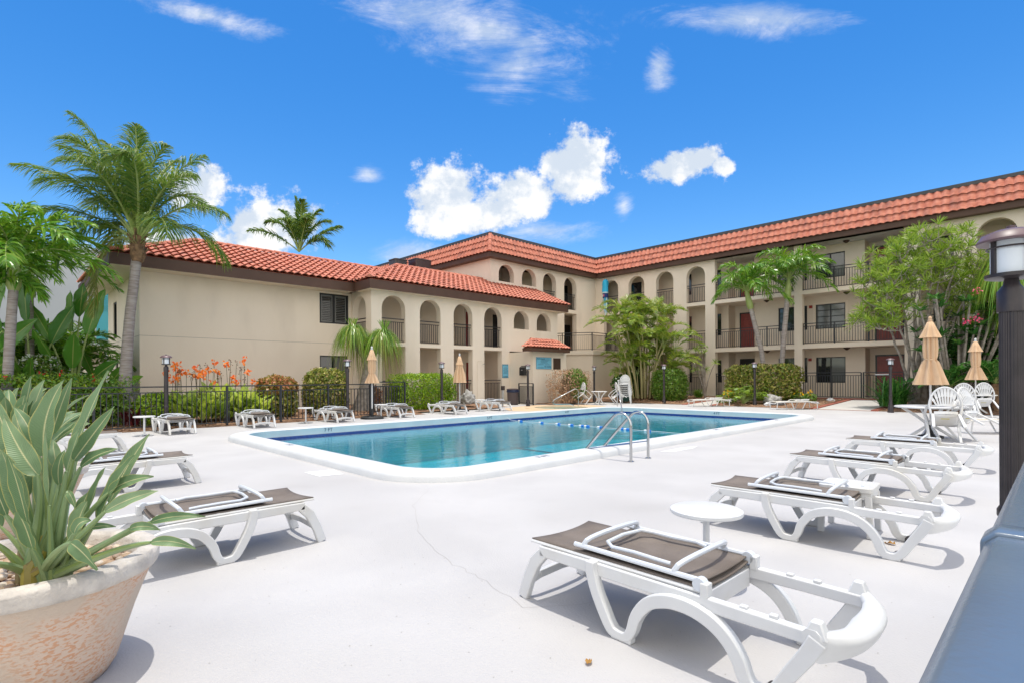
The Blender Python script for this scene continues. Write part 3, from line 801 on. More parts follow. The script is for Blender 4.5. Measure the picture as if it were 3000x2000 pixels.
for nm, z0, z1 in (('floor_slab', S2a, S2b), ('floor_slab', S3a, S3b)):
    mb = MB(); mb.box(UB, UB+2.5, 5.45, 10.05, z0, z1); mb.box(UB, UB+2.5, 10.46, 15.0, z0, z1); mb.box(UB+.38, UB+2.5, 10.05, 10.46, z0, z1)
    mb.box(UB+.35, UB+2.5, 15.0, 25.9, z0, z1-.001); mb.box(UB+.35, UB+2.5, -7, 5.45, z0, z1-.001)
    bp(nm, mb, M['wall'])
mb = MB(); mb.box(UB-.1, UB+2.5, -7, 25.9, -.05, zb); mb.box(UB+.38, 36, -7, 25.9, 8.62, 8.68); mb.box(UB-.3, UB+.38, 5.45, 15.0, 8.6, 8.64)
bp('ground_slab', mb, M['path'])
# recessed wall with windows and door bays
wins = []; doors = []; Wl = 33.3; Wd = 34.3
floors = [(zb, S2a), (S2b, S3a), (S3b, 8.62)]
mb = MB()
for k, (z0, z1) in enumerate(floors):
    hs = []
    h1 = {0:(1.06,2.47),1:(4.03,5.39),2:(6.83,8.18)}[k]
    for (a, b) in ((8.3,9.75),(10.88,11.75)):
        hs.append(rect(a, b, *h1)); wins.append((Wl, a, b, *h1, k))
    for (a, b) in ((10.2,10.36),):
        hs.append(rect(a, b, h1[0], h1[1])); wins.append((Wl, a, b, *h1, 9))
    mb.plate(UP, Wl, Wl+.18, rect(7.38, 13.1, z0, z1), hs)
    hs = []
    for (a, b) in ((15.2,15.5),(17.2,18.4),(21.0,22.0)):
        hs.append(rect(a, b, h1[0], h1[1])); wins.append((Wl, a, b, *h1, 9))
    mb.plate(UP, Wl, Wl+.18, rect(14.73, 25.8, z0, z1), hs)
    hs = []
    for (a, b) in ((3.3,4.5),(-.3,1.6)):
        hs.append(rect(a, b, h1[0], h1[1])); wins.append((Wl, a, b, *h1, 9))
    mb.plate(UP, Wl, Wl+.18, rect(-7, 5.5, z0, z1), hs)
    mb.box(Wd, Wd+.1, 13.1, 14.73, z0, z1); mb.box(Wd, Wd+.1, 5.5, 7.38, z0, z1)
    for v in (7.38, 13.1): mb.box(Wl+.18, Wd, v-.0, v+.1, z0, z1)
    for v in (5.4, 14.63): mb.box(Wl+.18, Wd, v+.1, v+.2, z0, z1)
    doors += [(13.3, 14.35, z0, z0+2.2, k, 0), (5.9, 7.05, z0, z0+2.2, k, 1)]
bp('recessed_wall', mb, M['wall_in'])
for (u, a, b, z0, z1, k) in wins:
    f = MB()
    f.box(u+.02,u+.08,a,a+.045,z0,z1); f.box(u+.02,u+.08,b-.045,b,z0,z1); f.box(u+.02,u+.08,a+.045,b-.045,z0,z0+.045); f.box(u+.02,u+.08,a+.045,b-.045,z1-.045,z1)
    wide = b-a > 1.1
    if wide: f.box(u+.015,u+.075,(a+b)/2-.02,(a+b)/2+.02,z0+.045,z1-.045)
    if wide and k == 1:
        for i in (1,2,3): f.box(u+.025,u+.07,a+.045,b-.045,z0+(z1-z0)*i/4-.015,z0+(z1-z0)*i/4+.015)
    fr = bp('window', f, M['frame'])
    part('pane', MB().box(u+.09,u+.095,a+.03,b-.03,z0+.03,z1-.03), M['glassb'] if (wide and k == 1) else M['glass'], fr, (0,0,0))
    if wide and k in (0, 2): part('blind', MB().box(u+.083,u+.088,a+.05,(a+b)/2-.03,z0+.05,z1-.05), M['glassb'], fr, (0,0,0))
    if wide and k == 1:
        t = MB(); t.box(u-.03,u,a-.12,a-.05,z0-.08,z1+.1); t.box(u-.03,u,b+.05,b+.12,z0-.08,z1+.1); t.box(u-.03,u,a-.05,b+.05,z1+.04,z1+.1)
        part('shutter_track', t, M['wall'], fr, (0,0,0))
for (a, b, z0, z1, k, side) in doors:
    red = not (k == 0 and side == 0)
    f = MB(); f.box(Wd-.05,Wd,a-.08,a,z0,z1+.08); f.box(Wd-.05,Wd,b,b+.08,z0,z1+.08); f.box(Wd-.05,Wd,a,b,z1,z1+.08)
    fr = bp('door_frame', f, M['frame'])
    d = MB(); d.box(Wd-.035,Wd-.001,a,b,z0,z1)
    w = (b-a)
    for i, (p, q) in enumerate(((.12,.42),(.5,.92))):
        zz0, zz1 = z0+2.2*p*.95, z0+2.2*q*.95
        for c in ((a+.1*w, a+.45*w), (a+.55*w, a+.9*w)):
            t_ = .02
            d.box(Wd-.05,Wd-.036,c[0],c[0]+t_,zz0,zz1); d.box(Wd-.05,Wd-.036,c[1]-t_,c[1],zz0,zz1); d.box(Wd-.05,Wd-.036,c[0]+t_,c[1]-t_,zz0,zz0+t_); d.box(Wd-.05,Wd-.036,c[0]+t_,c[1]-t_,zz1-t_,zz1)
    dd = bp('door', d, M['door'] if red else M['doord'])
    part('handle', MB().tube([(Wd-.035,a+.1,z0+1),(Wd-.09,a+.1,z0+1),(Wd-.09,a+.2,z0+1)], .014, 6), M['steel'], dd, (0,0,0))
# dim lights under the galleries, alarms
for (v, z) in ((8.1,S2a),(8.1,S3a),(12.2,S2a),(12.2,S3a),(8.1,8.6)):
    bp('ceiling_light', MB().lathe([(.0,-.14),(.05,-.12),(.13,-.05),(.17,0)],0,0,16).add([],[]), M['brownpanel'], smooth=True).location = BO + V3((32.75, v, z))
for (v, z) in ((10.05,2.35),(10.0,5.3)):
    bp('fire_alarm', MB().box(Wl-.06,Wl,v-.08,v+.08,z-.08,z+.08), M['alarm'])
# railings of the balconies
for z in (S2b, S3b):
    rl(bp, (UB+.15,5.45),(UB+.15,10.05), z, sp=.125); rl(bp, (UB+.15,10.46),(UB+.15,15.0), z, sp=.125)
for a, b in O1+O3:
    for z in (S2b, S3b): rl(bp, (UB+.15,a),(UB+.15,b), z, sp=.115, posts=False)
    rl(bp, (UB+.15,a),(UB+.15,b), zb, sp=.115, posts=False, h=1.3)
rl(bp, (UB+.12,10.46),(UB+.12,15.0), zb, h=1.34, sp=.12); rl(bp, (UB+.12,7.3),(UB+.12,10.05), zb, h=1.34, sp=.12)
mb = MB()
for v in (5.5, 7.2): mb.box(UB+.09,UB+.15,v-.03,v+.03,zb,zb+1.36)
railing(mb, (UB+.12,5.55),(UB+.12,7.15), zb+.04, h=1.3, sp=.12, posts=False)
gt = bp('gate', mb, M['rail'])
part('latch_plate', MB().box(UB+.05,UB+.09,6.1,6.7,zb+1.2,zb+1.26), M['white'], gt, (0,0,0))
# eaves and mansard
ez0, ez1, mz = 8.60, 8.88, 10.02
mb = MB()
mb.box(UB-.42, UB-.38, -7, VC-.38, ez0, ez1); mb.box(UCL-.42, UB-.38, VC-.42, VC-.38, ez0, ez1); mb.box(UCL-.42, UCL-.38, VC-.38, 38, ez0, ez1)
mb.box(UB-.38, UB+.1, -7, VC-.38, ez0+.0, ez0+.04); mb.box(UCL-.38, UB-.38, VC-.38, VC, ez0, ez0+.04); mb.box(UCL-.38, UCL, VC, 38, ez0, ez0+.04)
bp('fascia', mb, M['fascia'])
mb = MB(); gg = .47
tiles(mb, (UB-gg, -7, ez1-.02), (UB-gg, VC-gg, ez1-.02), (UB, -7, mz), (UB, VC, mz), pitch=.31, rows=3)
tiles(mb, (UCL-gg, VC-gg, ez1-.02), (UB-gg, VC-gg, ez1-.02), (UCL, VC, mz), (UB, VC, mz), pitch=.31, rows=3)
tiles(mb, (UCL-gg, 38, ez1-.02), (UCL-gg, VC-gg, ez1-.02), (UCL, 38, mz), (UCL, VC, mz), pitch=.31, rows=3)
ro = bp('mansard_roof', mb, M['tile'], smooth=True, ang=40)
mb = MB(); ridgecaps(mb, (UCL-gg, VC-gg, ez1+.02), (UCL, VC, mz+.03), r=.12)
part('corner_tile', mb, M['tile'], ro, (0,0,0), smooth=True)
mb = MB()
mb.box(UB-.06, UB+.16, -7, VC-.06, mz, mz+.17); mb.box(UCL-.06, UB+.16, VC-.06, VC+.16, mz, mz+.172); mb.box(UCL-.06, UCL+.16, VC+.16, 38, mz, mz+.17)
part('roof_edge', mb, M['ac'], ro, (0,0,0))
mb = MB(); mb.add([(UB-.36,-7,ez1-.02),(UB-.36,VC-.36,ez1-.02),(UB,VC,mz),(UB,-7,mz)],[(0,1,2,3)]); mb.add([(UCL-.36,VC-.36,ez1-.02),(UB-.36,VC-.36,ez1-.02),(UB,VC,mz),(UCL,VC,mz)],[(0,1,2,3)])
mb.add([(UCL-.36,38,ez1-.02),(UCL-.36,VC-.36,ez1-.02),(UCL,VC,mz),(UCL,38,mz)],[(0,1,2,3)])
mb.box(UB, 44, -7, 38, 9.7, 9.75); mb.box(UCL, UB, VC, 38, 9.7, 9.76); mb.box(36, 36.2, -7, 38, 0, 9.7); mb.box(UCL, 44, 37.8, 38, 0, 9.7); mb.box(UB, 44, -7.2, -7, 0, 9.9)
part('underlay', mb, M['tile_dark'], ro, (0,0,0))
# raised terrace between link and courtyard front
tp = [(26.0,VC),(26.3,22.5),(27.35,20.85),(32.0,20.85),(32.0,VC)]
mb = MB(); mb.plate(XY, -.05, 2.86, tp)
bp('terrace_wall', mb, M['wall'])
tp2 = [(25.9,VC),(26.2,22.4),(27.28,20.73),(32.0,20.73),(32.0,VC)]
mb = MB(); mb.plate(XY, 2.862, 3.12, tp2); bp('terrace_slab', mb, M['wall'])
rl(bp, (26.1,23.9),(26.35,22.5),3.12,posts=False); rl(bp, (26.35,22.5),(27.38,20.9),3.12); rl(bp, (27.38,20.9),(31.9,20.9),3.12)

# ---------------- little pump house under the arcade
Pm = thing('pump_house', 'small beige pump house with its own tiled hood, beside the passage under the arcade', 'building', (22.2, 20.8, 0))
PO = V3((-22.2,-20.8,0))
mb = MB(); mb.box(20.87, 23.65, 19.9, VA2-.003, -.02, 2.82)
part('wall', mb, M['wall'], Pm, PO)
mb = MB(); mb.box(20.84, 23.68, 19.87, VA2-.003, -.02, .28); part('base_band', mb, M['wall'], Pm, PO)
mb = MB(); mb.box(20.24, 23.45, 19.45, 19.49, 2.80, 2.98); mb.box(20.24, 20.28, 19.49, 20.05, 2.80, 2.98); mb.box(23.41,23.45,19.49,20.05,2.8,2.98); mb.box(20.28,23.41,19.49,20.05,2.821,2.84)
part('fascia', mb, M['fascia'], Pm, PO)
mb = MB(); tiles(mb, (20.2,19.4,3.0),(23.5,19.4,3.0),(20.95,20.08,3.46),(22.9,20.08,3.46), rows=3, pitch=.24, amp=.06); tiles(mb, (20.2,20.08,3.0),(20.2,19.4,3.0),(20.9,20.08,3.46),(20.95,20.07,3.46), rows=3, pitch=.24, amp=.06)
ridgecaps(mb, (20.24,19.44,3.05),(20.93,20.05,3.5), r=.07, L_=.32); ridgecaps(mb, (20.9,20.08,3.49),(22.95,20.08,3.49), r=.08); ridgecaps(mb, (23.46,19.44,3.05),(22.92,20.05,3.5), r=.07, L_=.32)
mb.add([(20.24,20.1,2.9),(23.45,20.1,2.9),(22.92,20.1,3.46),(20.93,20.1,3.46)],[(0,1,2,3)]); mb.add([(22.92,20.08,3.44),(23.45,19.46,2.97),(23.45,20.1,2.97)],[(0,1,2)])
part('roof', mb, M['tile'], Pm, PO, smooth=True, ang=40)
mb = MB(); mb.box(22.52, 23.12, 19.87, 19.899, 1.88, 2.50)
vt = part('vent_panel', mb, M['brownpanel'], Pm, PO)

# text helper: flat lettering as mesh
def text(name, s, size, loc, rot, m, parent, ext=.002, width=None):
    cu = bpy.data.curves.new('t', 'FONT'); cu.body = s; cu.size = size; cu.align_x = 'CENTER'; cu.align_y = 'CENTER'; cu.extrude = ext
    ob = bpy.data.objects.new('t', cu); COL.objects.link(ob)
    dg = bpy.context.evaluated_depsgraph_get(); dg.update()
    me = bpy.data.meshes.new_from_object(ob.evaluated_get(dg)); bpy.data.objects.remove(ob); bpy.data.curves.remove(cu)
    me.materials.clear(); me.materials.append(m)
    xs = [v.co.x for v in me.vertices]; w = max(xs)-min(xs)
    o = bpy.data.objects.new(name, me); COL.objects.link(o)
    if width: o.scale = (width/w, 1, 1)
    o.location = loc; o.rotation_euler = rot
    if parent: o.parent = parent
    return o
def sign(name, label, u0, u1, z0, z1, v, head, foot, lines):
    cx = (u0+u1)/2; t = thing(name, label, 'sign', (cx, v, z0))
    w, h = u1-u0, z1-z0
    MB().box(-w/2-.012, w/2+.012, .0, .012, -.012, h+.012).build('backing', M['ink'], t)
    MB().box(-w/2, w/2, -.006, -.001, 0, h).build('panel', M['signblue'], t)
    rot = (R(90), 0, 0)
    hx, hw, hs = head[1:]
    text('lettering', head[0], hs, (hx*w, -.008, h-hs*.75), rot, M['ink'], t, width=hw*w)
    fx, fw, fs = foot[1:]
    text('lettering', foot[0], fs, (fx*w, -.008, fs*.8+foot[2]*0+.02), rot, M['ink'], t, width=fw*w)
    mb = MB()
    for (x, z, ww) in lines: mb.box((x-ww/2)*w, (x+ww/2)*w, -.0085, -.0065, z*h-.005, z*h+.005)
    mb.build('small_print', M['ink'], t)
    return t
sign('pool_rules_sign', 'wide blue pool rules sign on the pump house wall', 21.13, 22.35, 1.90, 2.52, 19.885,
     ('POOL RULES', -.2, .52, .11), ('NO DIVING', .25, .44, .12),
     [(.22,.885,.24),(.12,.80,.62),(.05,.74,.55),(.02,.68,.5),(.0,.62,.46),(.0,.56,.42),(.02,.50,.52),(-.2,.42,.34),(.22,.41,.3),(-.22,.36,.4),(.22,.34,.36),(-.23,.14,.4),(-.23,.08,.4)])
sign('spa_rules_sign', 'narrow upright blue rules sign on the arcade pillar', 20.34, 20.78, 1.43, 2.16, VA2-.014,
     ('SPA RULES', 0, .8, .07), ('NO DIVING', 0, .72, .06),
     [(0,.80,.5)]+[(random.uniform(-.04,.04), .72-.05*i, random.uniform(.6,.8)) for i in range(9)]+[(0,.07,.8),(0,.03,.8)])
# ================================================================ FURNITURE
# ---- sun lounger: length along +X from the covered end (0) to the bare end, width along Y
def make_lounger():
    t = thing('sun_lounger', 'x', 'sun lounger', group='white sun loungers with folded grey-brown slings')
    for sg in (-1, 1):
        y0, y1 = (.265, .31); o0, o1 = (.29, .345)
        m = MB()
        m.ribbon([(.03,.0),(.075,.13),(.135,.25),(.21,.325)], [.075,.075,.08,.075], min(sg*y0,sg*y1), max(sg*y0,sg*y1))
        m.build('leg', M['white'], t, bevel=.008)
        m = MB()
        m.ribbon([(.18,.33),(.62,.328),(1.1,.326),(1.5,.323),(1.77,.318)], [.065,.075,.07,.062,.06], min(sg*y0,sg*y1), max(sg*y0,sg*y1))
        r = m.build('side_rail', M['white'], t, bevel=.008)
        for x in (1.42, 1.55): MB().box(x, x+.035, min(sg*.27,sg*.30), max(sg*.27,sg*.30), .35, .368).build('notch', M['white'], r, bevel=.004)
        m = MB()
        pth = [(.60,.375),(.605,.31),(.635,.22),(.69,.115),(.735,.045),(.775,.030),(.83,.030),(.865,.07),(.897,.16),(.965,.245),(1.05,.285),(1.13,.297),(1.22,.29),(1.31,.258),(1.38,.205),(1.43,.135),(1.458,.065),(1.49,.032),(1.55,.030),(1.595,.07),(1.65,.16),(1.715,.26),(1.755,.335)]
        wd = [.055,.062,.062,.062,.058,.048,.048,.055,.062,.066,.068,.068,.068,.068,.066,.064,.062,.055,.055,.06,.064,.07,.075]
        P_, W_ = [], []
        for i in range(len(pth)-1):
            a_, b_, c_, d_ = pth[max(i-1,0)], pth[i], pth[i+1], pth[min(i+2,len(pth)-1)]
            for k in range(4):
                t_ = k/4; P_.append(tuple(.5*((2*b_[j])+(-a_[j]+c_[j])*t_+(2*a_[j]-5*b_[j]+4*c_[j]-d_[j])*t_*t_+(-a_[j]+3*b_[j]-3*c_[j]+d_[j])*t_**3) for j in (0,1))); W_.append(wd[i]*(1-t_)+wd[i+1]*t_)
        P_.append(pth[-1]); W_.append(wd[-1])
        m.ribbon(P_, W_, min(sg*o0,sg*o1), max(sg*o0,sg*o1))
        m.box(.742, .868, min(sg*o0,sg*o1)+.002, max(sg*o0,sg*o1)-.002, .0, .034); m.box(1.462, 1.582, min(sg*o0,sg*o1)+.002, max(sg*o0,sg*o1)-.002, .0, .034)
        m.build('curved_leg', M['white'], t, bevel=.006)
        w = MB().tube([(1.555,sg*.25,.03),(1.555,sg*.285,.03)], .03, 12); w.build('wheel', M['lamp'], t)
    # rounded bar across the bare end
    vs = []; fs = []; n = 17
    for i in range(n):
        a = -1+2*i/(n-1); y = .34*a; x = 1.735 + .115*(1-abs(a)**3.4); zt_ = .352 + .02*abs(a)**4; zb_ = .275 - .03*abs(a)**3
        wd_ = .040 + .018*(1-abs(a))
        for (dx, z) in ((-wd_, zt_-.02), (-wd_*.6, zt_), (wd_*.3, zt_), (wd_*.9, zt_-.02), (wd_*1.0, (zt_+zb_)/2), (wd_*.7, zb_), (-wd_*.5, zb_)): vs.append((x+dx, y, z))
    for i in range(n-1):
        for k in range(7):
            k2 = (k+1) % 7; fs.append((i*7+k, i*7+k2, (i+1)*7+k2, (i+1)*7+k))
    fs.append(tuple(range(7))); fs.append(tuple((n-1)*7+k for k in range(7)))
    m = MB().add(vs, fs)
    e = m.build('end_bar', M['white'], t, smooth=True, ang=60)
    for sg in (-1, 1): MB().add([(1.70,sg*.34,.34),(1.79,sg*.34,.34),(1.79,sg*.27,.34),(1.70,sg*.27,.34),(1.725,sg*.33,.405),(1.765,sg*.33,.405),(1.765,sg*.285,.405),(1.725,sg*.285,.405)], [(4,5,6,7),(0,1,5,4),(1,2,6,5),(2,3,7,6),(3,0,4,7)]).build('corner_knob', M['white'], e, bevel=.006)
    m = MB()
    pts = [(.055,-.29,.10),(.075,-.2,.135),(.085,0,.15),(.075,.2,.135),(.055,.29,.10)]
    for a, b in zip(pts[:-1], pts[1:]): m.bar(a, b, .035, .05)
    m.build('head_crossbar', M['white'], t, bevel=.005)
    MB().box(1.20, 1.235, -.265, .265, .25, .35).build('cross_web', M['white'], t, bevel=.005)
    MB().box(.80,.83,-.265,.265,.27,.34).build('cross_web', M['white'], t, bevel=.005)
    # sling
    vs = []; fs = []; nx, ny = 12, 8
    for i in range(nx+1):
        for j in range(ny+1):
            x = .10 + 1.13*i/nx; b = -1+2*j/ny; e_ = abs(b)
            dx = .035*(1-e_**2)*(1 if i == 0 else 0)
            vs.append((x+dx, .285*b*(1-.0*e_), .392 - .022*(1-b*b)*min(1, i/2+.3)))
    for i in range(nx):
        for j in range(ny): a = i*(ny+1)+j; fs.append((a, a+1, a+ny+2, a+ny+1))
    s = MB().add(vs, fs).build('sling', M['sling'], t, smooth=True)
    so_ = s.modifiers.new('thick', 'SOLIDIFY'); so_.thickness = .008
    for sg in (-1, 1): MB().tube([(.10,sg*.287,.375),(1.24,sg*.287,.372)], .010, 6).build('sling_tube', M['white'], s)
    # folded-over back
    bk = MB(); vs = []; fs = []
    for i in range(nx+1):
        for j in range(ny+1):
            x = .46 + .76*i/nx; b = -1+2*j/ny
            vs.append((x, .265*b, .413 - .012*(1-b*b)))
    for i in range(nx):
        for j in range(ny): a = i*(ny+1)+j; fs.append((a, a+1, a+ny+2, a+ny+1))
    f = MB().add(vs, fs).build('folded_back', M['sling'], t, smooth=True)
    so_ = f.modifiers.new('thick', 'SOLIDIFY'); so_.thickness = .007
    for sg in (-1, 1):
        m = MB(); m.tube([(.44,sg*.272,.425),(1.235,sg*.272,.418)], .0145, 8); m.tube([(1.225,sg*.30,.405),(1.225,sg*.255,.405)], .032, 14)
        m.build('back_tube', M['whitemetal'], f, smooth=True)
    def bow(x, dx, r):
        pts = []
        for i in range(13):
            a = math.pi*i/12; pts.append((x+dx*math.sin(a)**.8, -.27*math.cos(a), .428 + .062*math.sin(a)**.55))
        return MB().tube(pts, r, 8)
    bow(.50, .05, .0145).build('bow', M['whitemetal'], f, smooth=True); bow(1.08, .05, .0145).build('bow', M['whitemetal'], f, smooth=True)
    pts = [(1.02,-.20,.432),(.95,-.215,.44),(.80,-.20,.44),(.66,-.21,.44),(.60,-.17,.448),(.585,0,.452),(.60,.17,.448),(.66,.21,.44),(.80,.20,.44),(.95,.215,.44),(1.02,.20,.432)]
    MB().tube(pts, .0115, 8).build('support_loop', M['whitemetal'], f, smooth=True)
    for sg in (-1,1): MB().box(1.235,1.275,min(sg*.255,sg*.31),max(sg*.255,sg*.31),.345,.42).build('hinge_block', M['white'], t, bevel=.006)
    return t
LG = 'white sun loungers with folded grey-brown slings'
lo = make_lounger(); first = [True]
def lounger(x, y, rz, label):
    if first[0]:
        first[0] = False; lo.location = (x, y, 0); lo.rotation_euler = (0,0,rz); lo['label'] = label; return lo
    return dup(lo, (x, y, 0), rz, label, LG)
dn = R(-90); up_ = R(90)
lounger(2.74, 2.45, dn-.01, 'large white lounger in the foreground, nearest of all, beside the round white table')
lounger(5.20, 2.46, dn+.03, 'white lounger second from the front on the right, with the square stool beside it')
lounger(7.83, 2.62, dn-.03, 'white lounger third from the front on the right, past the square stool')
lounger(10.35, 2.62, dn+.04, 'white lounger fourth from the front on the right, by the plastic chairs')
lounger(2.08, 4.78, R(180), 'white lounger at left behind the front planter leaves')
lounger(2.05, 8.50, R(180), 'white lounger at left, second past the planters')
lounger(1.92, 13.1, R(180), 'white lounger at left, farthest of the three behind the planters')
far = [(3.52, 15.72, .02, 'white lounger by the fence at far left of the row beyond the pool'), (5.66, 16.06, -.03, 'white lounger beyond the pool, second from the left, before the yellow-green cannas'),
       (8.22, 16.15, .02, 'white lounger beyond the pool, third from left, beside the first closed umbrella'), (10.72, 16.42, -.02, 'white lounger beyond the pool, table at its bare end, before the ponytail palm'),
       (13.15, 16.35, .03, 'white lounger beyond the pool under the second closed umbrella'), (15.86, 16.65, -.02, 'white lounger farthest right beyond the pool, by the coral rock')]
for x, y, dr, lb in far: lounger(x, y, up_+dr, lb)

# ---- round side tables
def make_table():
    t = thing('side_table', 'x', 'side table', group='small round white side tables')
    MB().lathe([(.0,.50),(.225,.50),(.238,.493),(.24,.475),(.235,.468),(.0,.468)],0,0,40).build('tabletop', M['white'], t, smooth=True)
    MB().lathe([(.024,.02),(.022,.468)],0,0,14).build('post', M['white'], t, smooth=True)
    m = MB()
    for k in range(4):
        a = k*math.pi/2+.4; m.bar((.02*math.cos(a),.02*math.sin(a),.035),(.21*math.cos(a),.21*math.sin(a),.012),.05,.022)
    m.build('foot', M['white'], t, bevel=.004)
    return t
tb = make_table(); tb.location = (3.52, 1.72, 0); tb['label'] = 'round white side table in the foreground between the two nearest right loungers'
for x, y, lb in ((2.76,16.16,'round white side table left of the far-left lounger by the fence'), (7.23,16.96,'round white side table beside the lounger at the first closed umbrella'),
                 (9.98,17.01,'round white side table by the ponytail palm lounger'), (14.98,17.4,'round white side table beside the coral rock')):
    dup(tb, (x, y, 0), random.uniform(0,1), lb)
# square moulded stool
t = thing('stool', 'square white plastic stool between the second and third right loungers', 'stool', (5.6, 1.37, 0), .05)
m = MB(); pl = rrect(-.21,.21,-.21,.21,.05,4); m.plate(XY, .39, .43, pl); m.build('seat', M['white'], t, bevel=.008)
m = MB(); m.box(-.19,.19,-.195,-.175,.33,.39); m.box(-.19,.19,.175,.195,.33,.39); m.box(-.195,-.175,-.175,.175,.33,.39); m.box(.175,.195,-.175,.175,.33,.39); m.build('apron', M['white'], t)
for sx in (-1,1):
    for sy in (-1,1): MB().bar((sx*.175,sy*.175,.36),(sx*.19,sy*.19,0),.05,.05).build('leg', M['white'], t, bevel=.006)

# ---- fan-back resin chair, front faces +Y, origin between the front feet
def make_chair():
    t = thing('plastic_chair', 'x', 'plastic chair', group='white fan-back plastic chairs')
    # seat
    vs = []; fs = []; n = 8
    for i in range(n+1):
        for j in range(n+1):
            a = -1+2*i/n; y = -.44+.44*j/n; wd = .21+.03*j/n
            vs.append((a*wd, y, .40 + .022*a*a + .02*(j/n) - (.012 if 0 < j < n else 0)))
    for i in range(n):
        for j in range(n): q = i*(n+1)+j; fs.append((q, q+1, q+n+2, q+n+1))
    s = MB().add(vs, fs).build('seat', M['white'], t, smooth=True); sm = s.modifiers.new('t','SOLIDIFY'); sm.thickness = .02
    MB().box(-.07,.07,-.33,-.30,.372,.376).build('label', M['gold'], s)
    # back: arched rim and fan slats in a plane leaning back
    def bp_(x, h):          # point on the back
        return V3((x, -.43 - .24*h - .03*(1-(x/.3)**2), .42 + .50*h))
    rim = []
    for i in range(21):
        a = math.pi*i/20; rim.append(bp_(-.275*math.cos(a), .28+.72*math.sin(a)))
    b = MB(); b.tube([bp_(-.25,-.02)]+rim+[bp_(.25,-.02)], .021, 8)
    bk = b.build('backrest', M['white'], t, smooth=True)
    sl = MB()
    for k in range(9):
        f = -1+k*.25; x0 = f*.15; x1 = f*.235
        h1 = .28+.72*math.sqrt(max(0, 1-(x1/.275)**2))-.02
        p0, p1 = bp_(x0,.30), bp_(x1,h1); mid = (p0+p1)/2 + V3((0,-.008,0))
        for q0, q1, w0 in ((p0, mid, .026),(mid, p1, .037)): sl.bar(q0, q1, w0*1.25, .008, up=(0,1,.4))
    sl.build('slats', M['white'], bk)
    m = MB(); pts = [bp_(-.15+.0375*k, .30+.02*math.sin(math.pi*k/8)) for k in range(9)]
    for q0, q1 in zip(pts[:-1], pts[1:]): m.bar(q0, q1, .035, .012, up=(0,1,.4))
    m.build('back_band', M['white'], bk); m = MB(); pts = [bp_(-.2+.05*k, .02) for k in range(9)]
    for q0, q1 in zip(pts[:-1], pts[1:]): m.bar(q0, q1, .06, .014, up=(0,1,.4))
    m.build('back_band', M['white'], bk)
    for sg in (-1, 1):
        a = MB(); pts = [bp_(sg*.27,.36), V3((sg*.30,-.36,.635)), V3((sg*.305,-.18,.64)), V3((sg*.30,-.04,.635)), V3((sg*.285,-.0,.60))]
        for q0, q1 in zip(pts[:-1], pts[1:]): a.bar(q0, q1, .05, .022)
        a.build('armrest', M['white'], t, bevel=.005)
        l = MB(); l.bar((sg*.285,-.005,.62),(sg*.27,.0,.40),.045,.045,up=(0,1,0)); l.bar((sg*.27,.0,.42),(sg*.265,.02,0),.05,.035,up=(0,1,0)); l.build('front_leg', M['white'], t, bevel=.005)
        l = MB(); l.bar((sg*.22,-.42,.42),(sg*.255,-.56,0),.05,.035,up=(0,1,0)); l.build('rear_leg', M['white'], t, bevel=.005)
    return t
CG = 'white fan-back plastic chairs'
ch = make_chair(); c1st = [True]
def chair(x, y, face, tilt, label, z=0):
    """face: heading of the chair's front; tilt: leaned forward on its front feet (degrees)"""
    rot = (Matrix.Rotation(face - math.pi/2, 4, 'Z') @ Matrix.Rotation(-R(tilt), 4, 'X')).to_euler()
    if c1st[0]:
        c1st[0] = False; ch.location = (x, y, z); ch.rotation_euler = rot; ch['label'] = label; return
    dup(ch, (x, y, z), 0, label, CG, rot)
def head(ax, ay, bx, by): return math.atan2(by-ay, bx-ax)
# near right group around the big round table
chair(14.55, 1.78, head(14.55,1.78,15.5,2.05), 38, 'white plastic chair tipped forward against the near round table, back toward the pool deck')
chair(15.0, 1.42, head(15.0,1.42,15.35,2.2), 44, 'white plastic chair leaning sideways on the near round table, behind the first tipped chair')
# far right group
chair(22.2, 2.25, head(22.2,2.25,24,2.5), 36, 'white plastic chair tipped against the farther right table, slatted back showing')
chair(24.2, 1.95, head(24.2,1.95,25.5,2.6), 34, 'white plastic chair just behind, partly hidden by the one at the farther table')
chair(16.5, .55, head(16.5,.55,16,3.5), 0, 'upright white plastic chair half hidden by the big lamp post')
# small table by the spa
chair(22.10, 17.55, head(22.10,17.55,23.3,17.1), 42, 'white plastic chair leaned on the left of the small table by the spa')
chair(23.50, 16.30, head(23.50,16.30,22.5,17.1), 42, 'white plastic chair leaned on the right of the small table by the spa')
SG_ = 'chairs in the tall stack beyond the pool'
for k in range(7):
    dup(ch, (24.45+.0*k, 16.45+.02*k, .0+.105*k), R(200), ['lowest chair of the tall white stack beyond the pool','second chair from the bottom of the white stack','third chair from the bottom of the white stack','middle chair of the tall white stack','third chair from the top of the white stack','second chair from the top of the white stack','topmost chair of the tall white stack beyond the pool'][k], SG_, (0, 0, head(24.45,16.45,20.5,14.5)-math.pi/2))

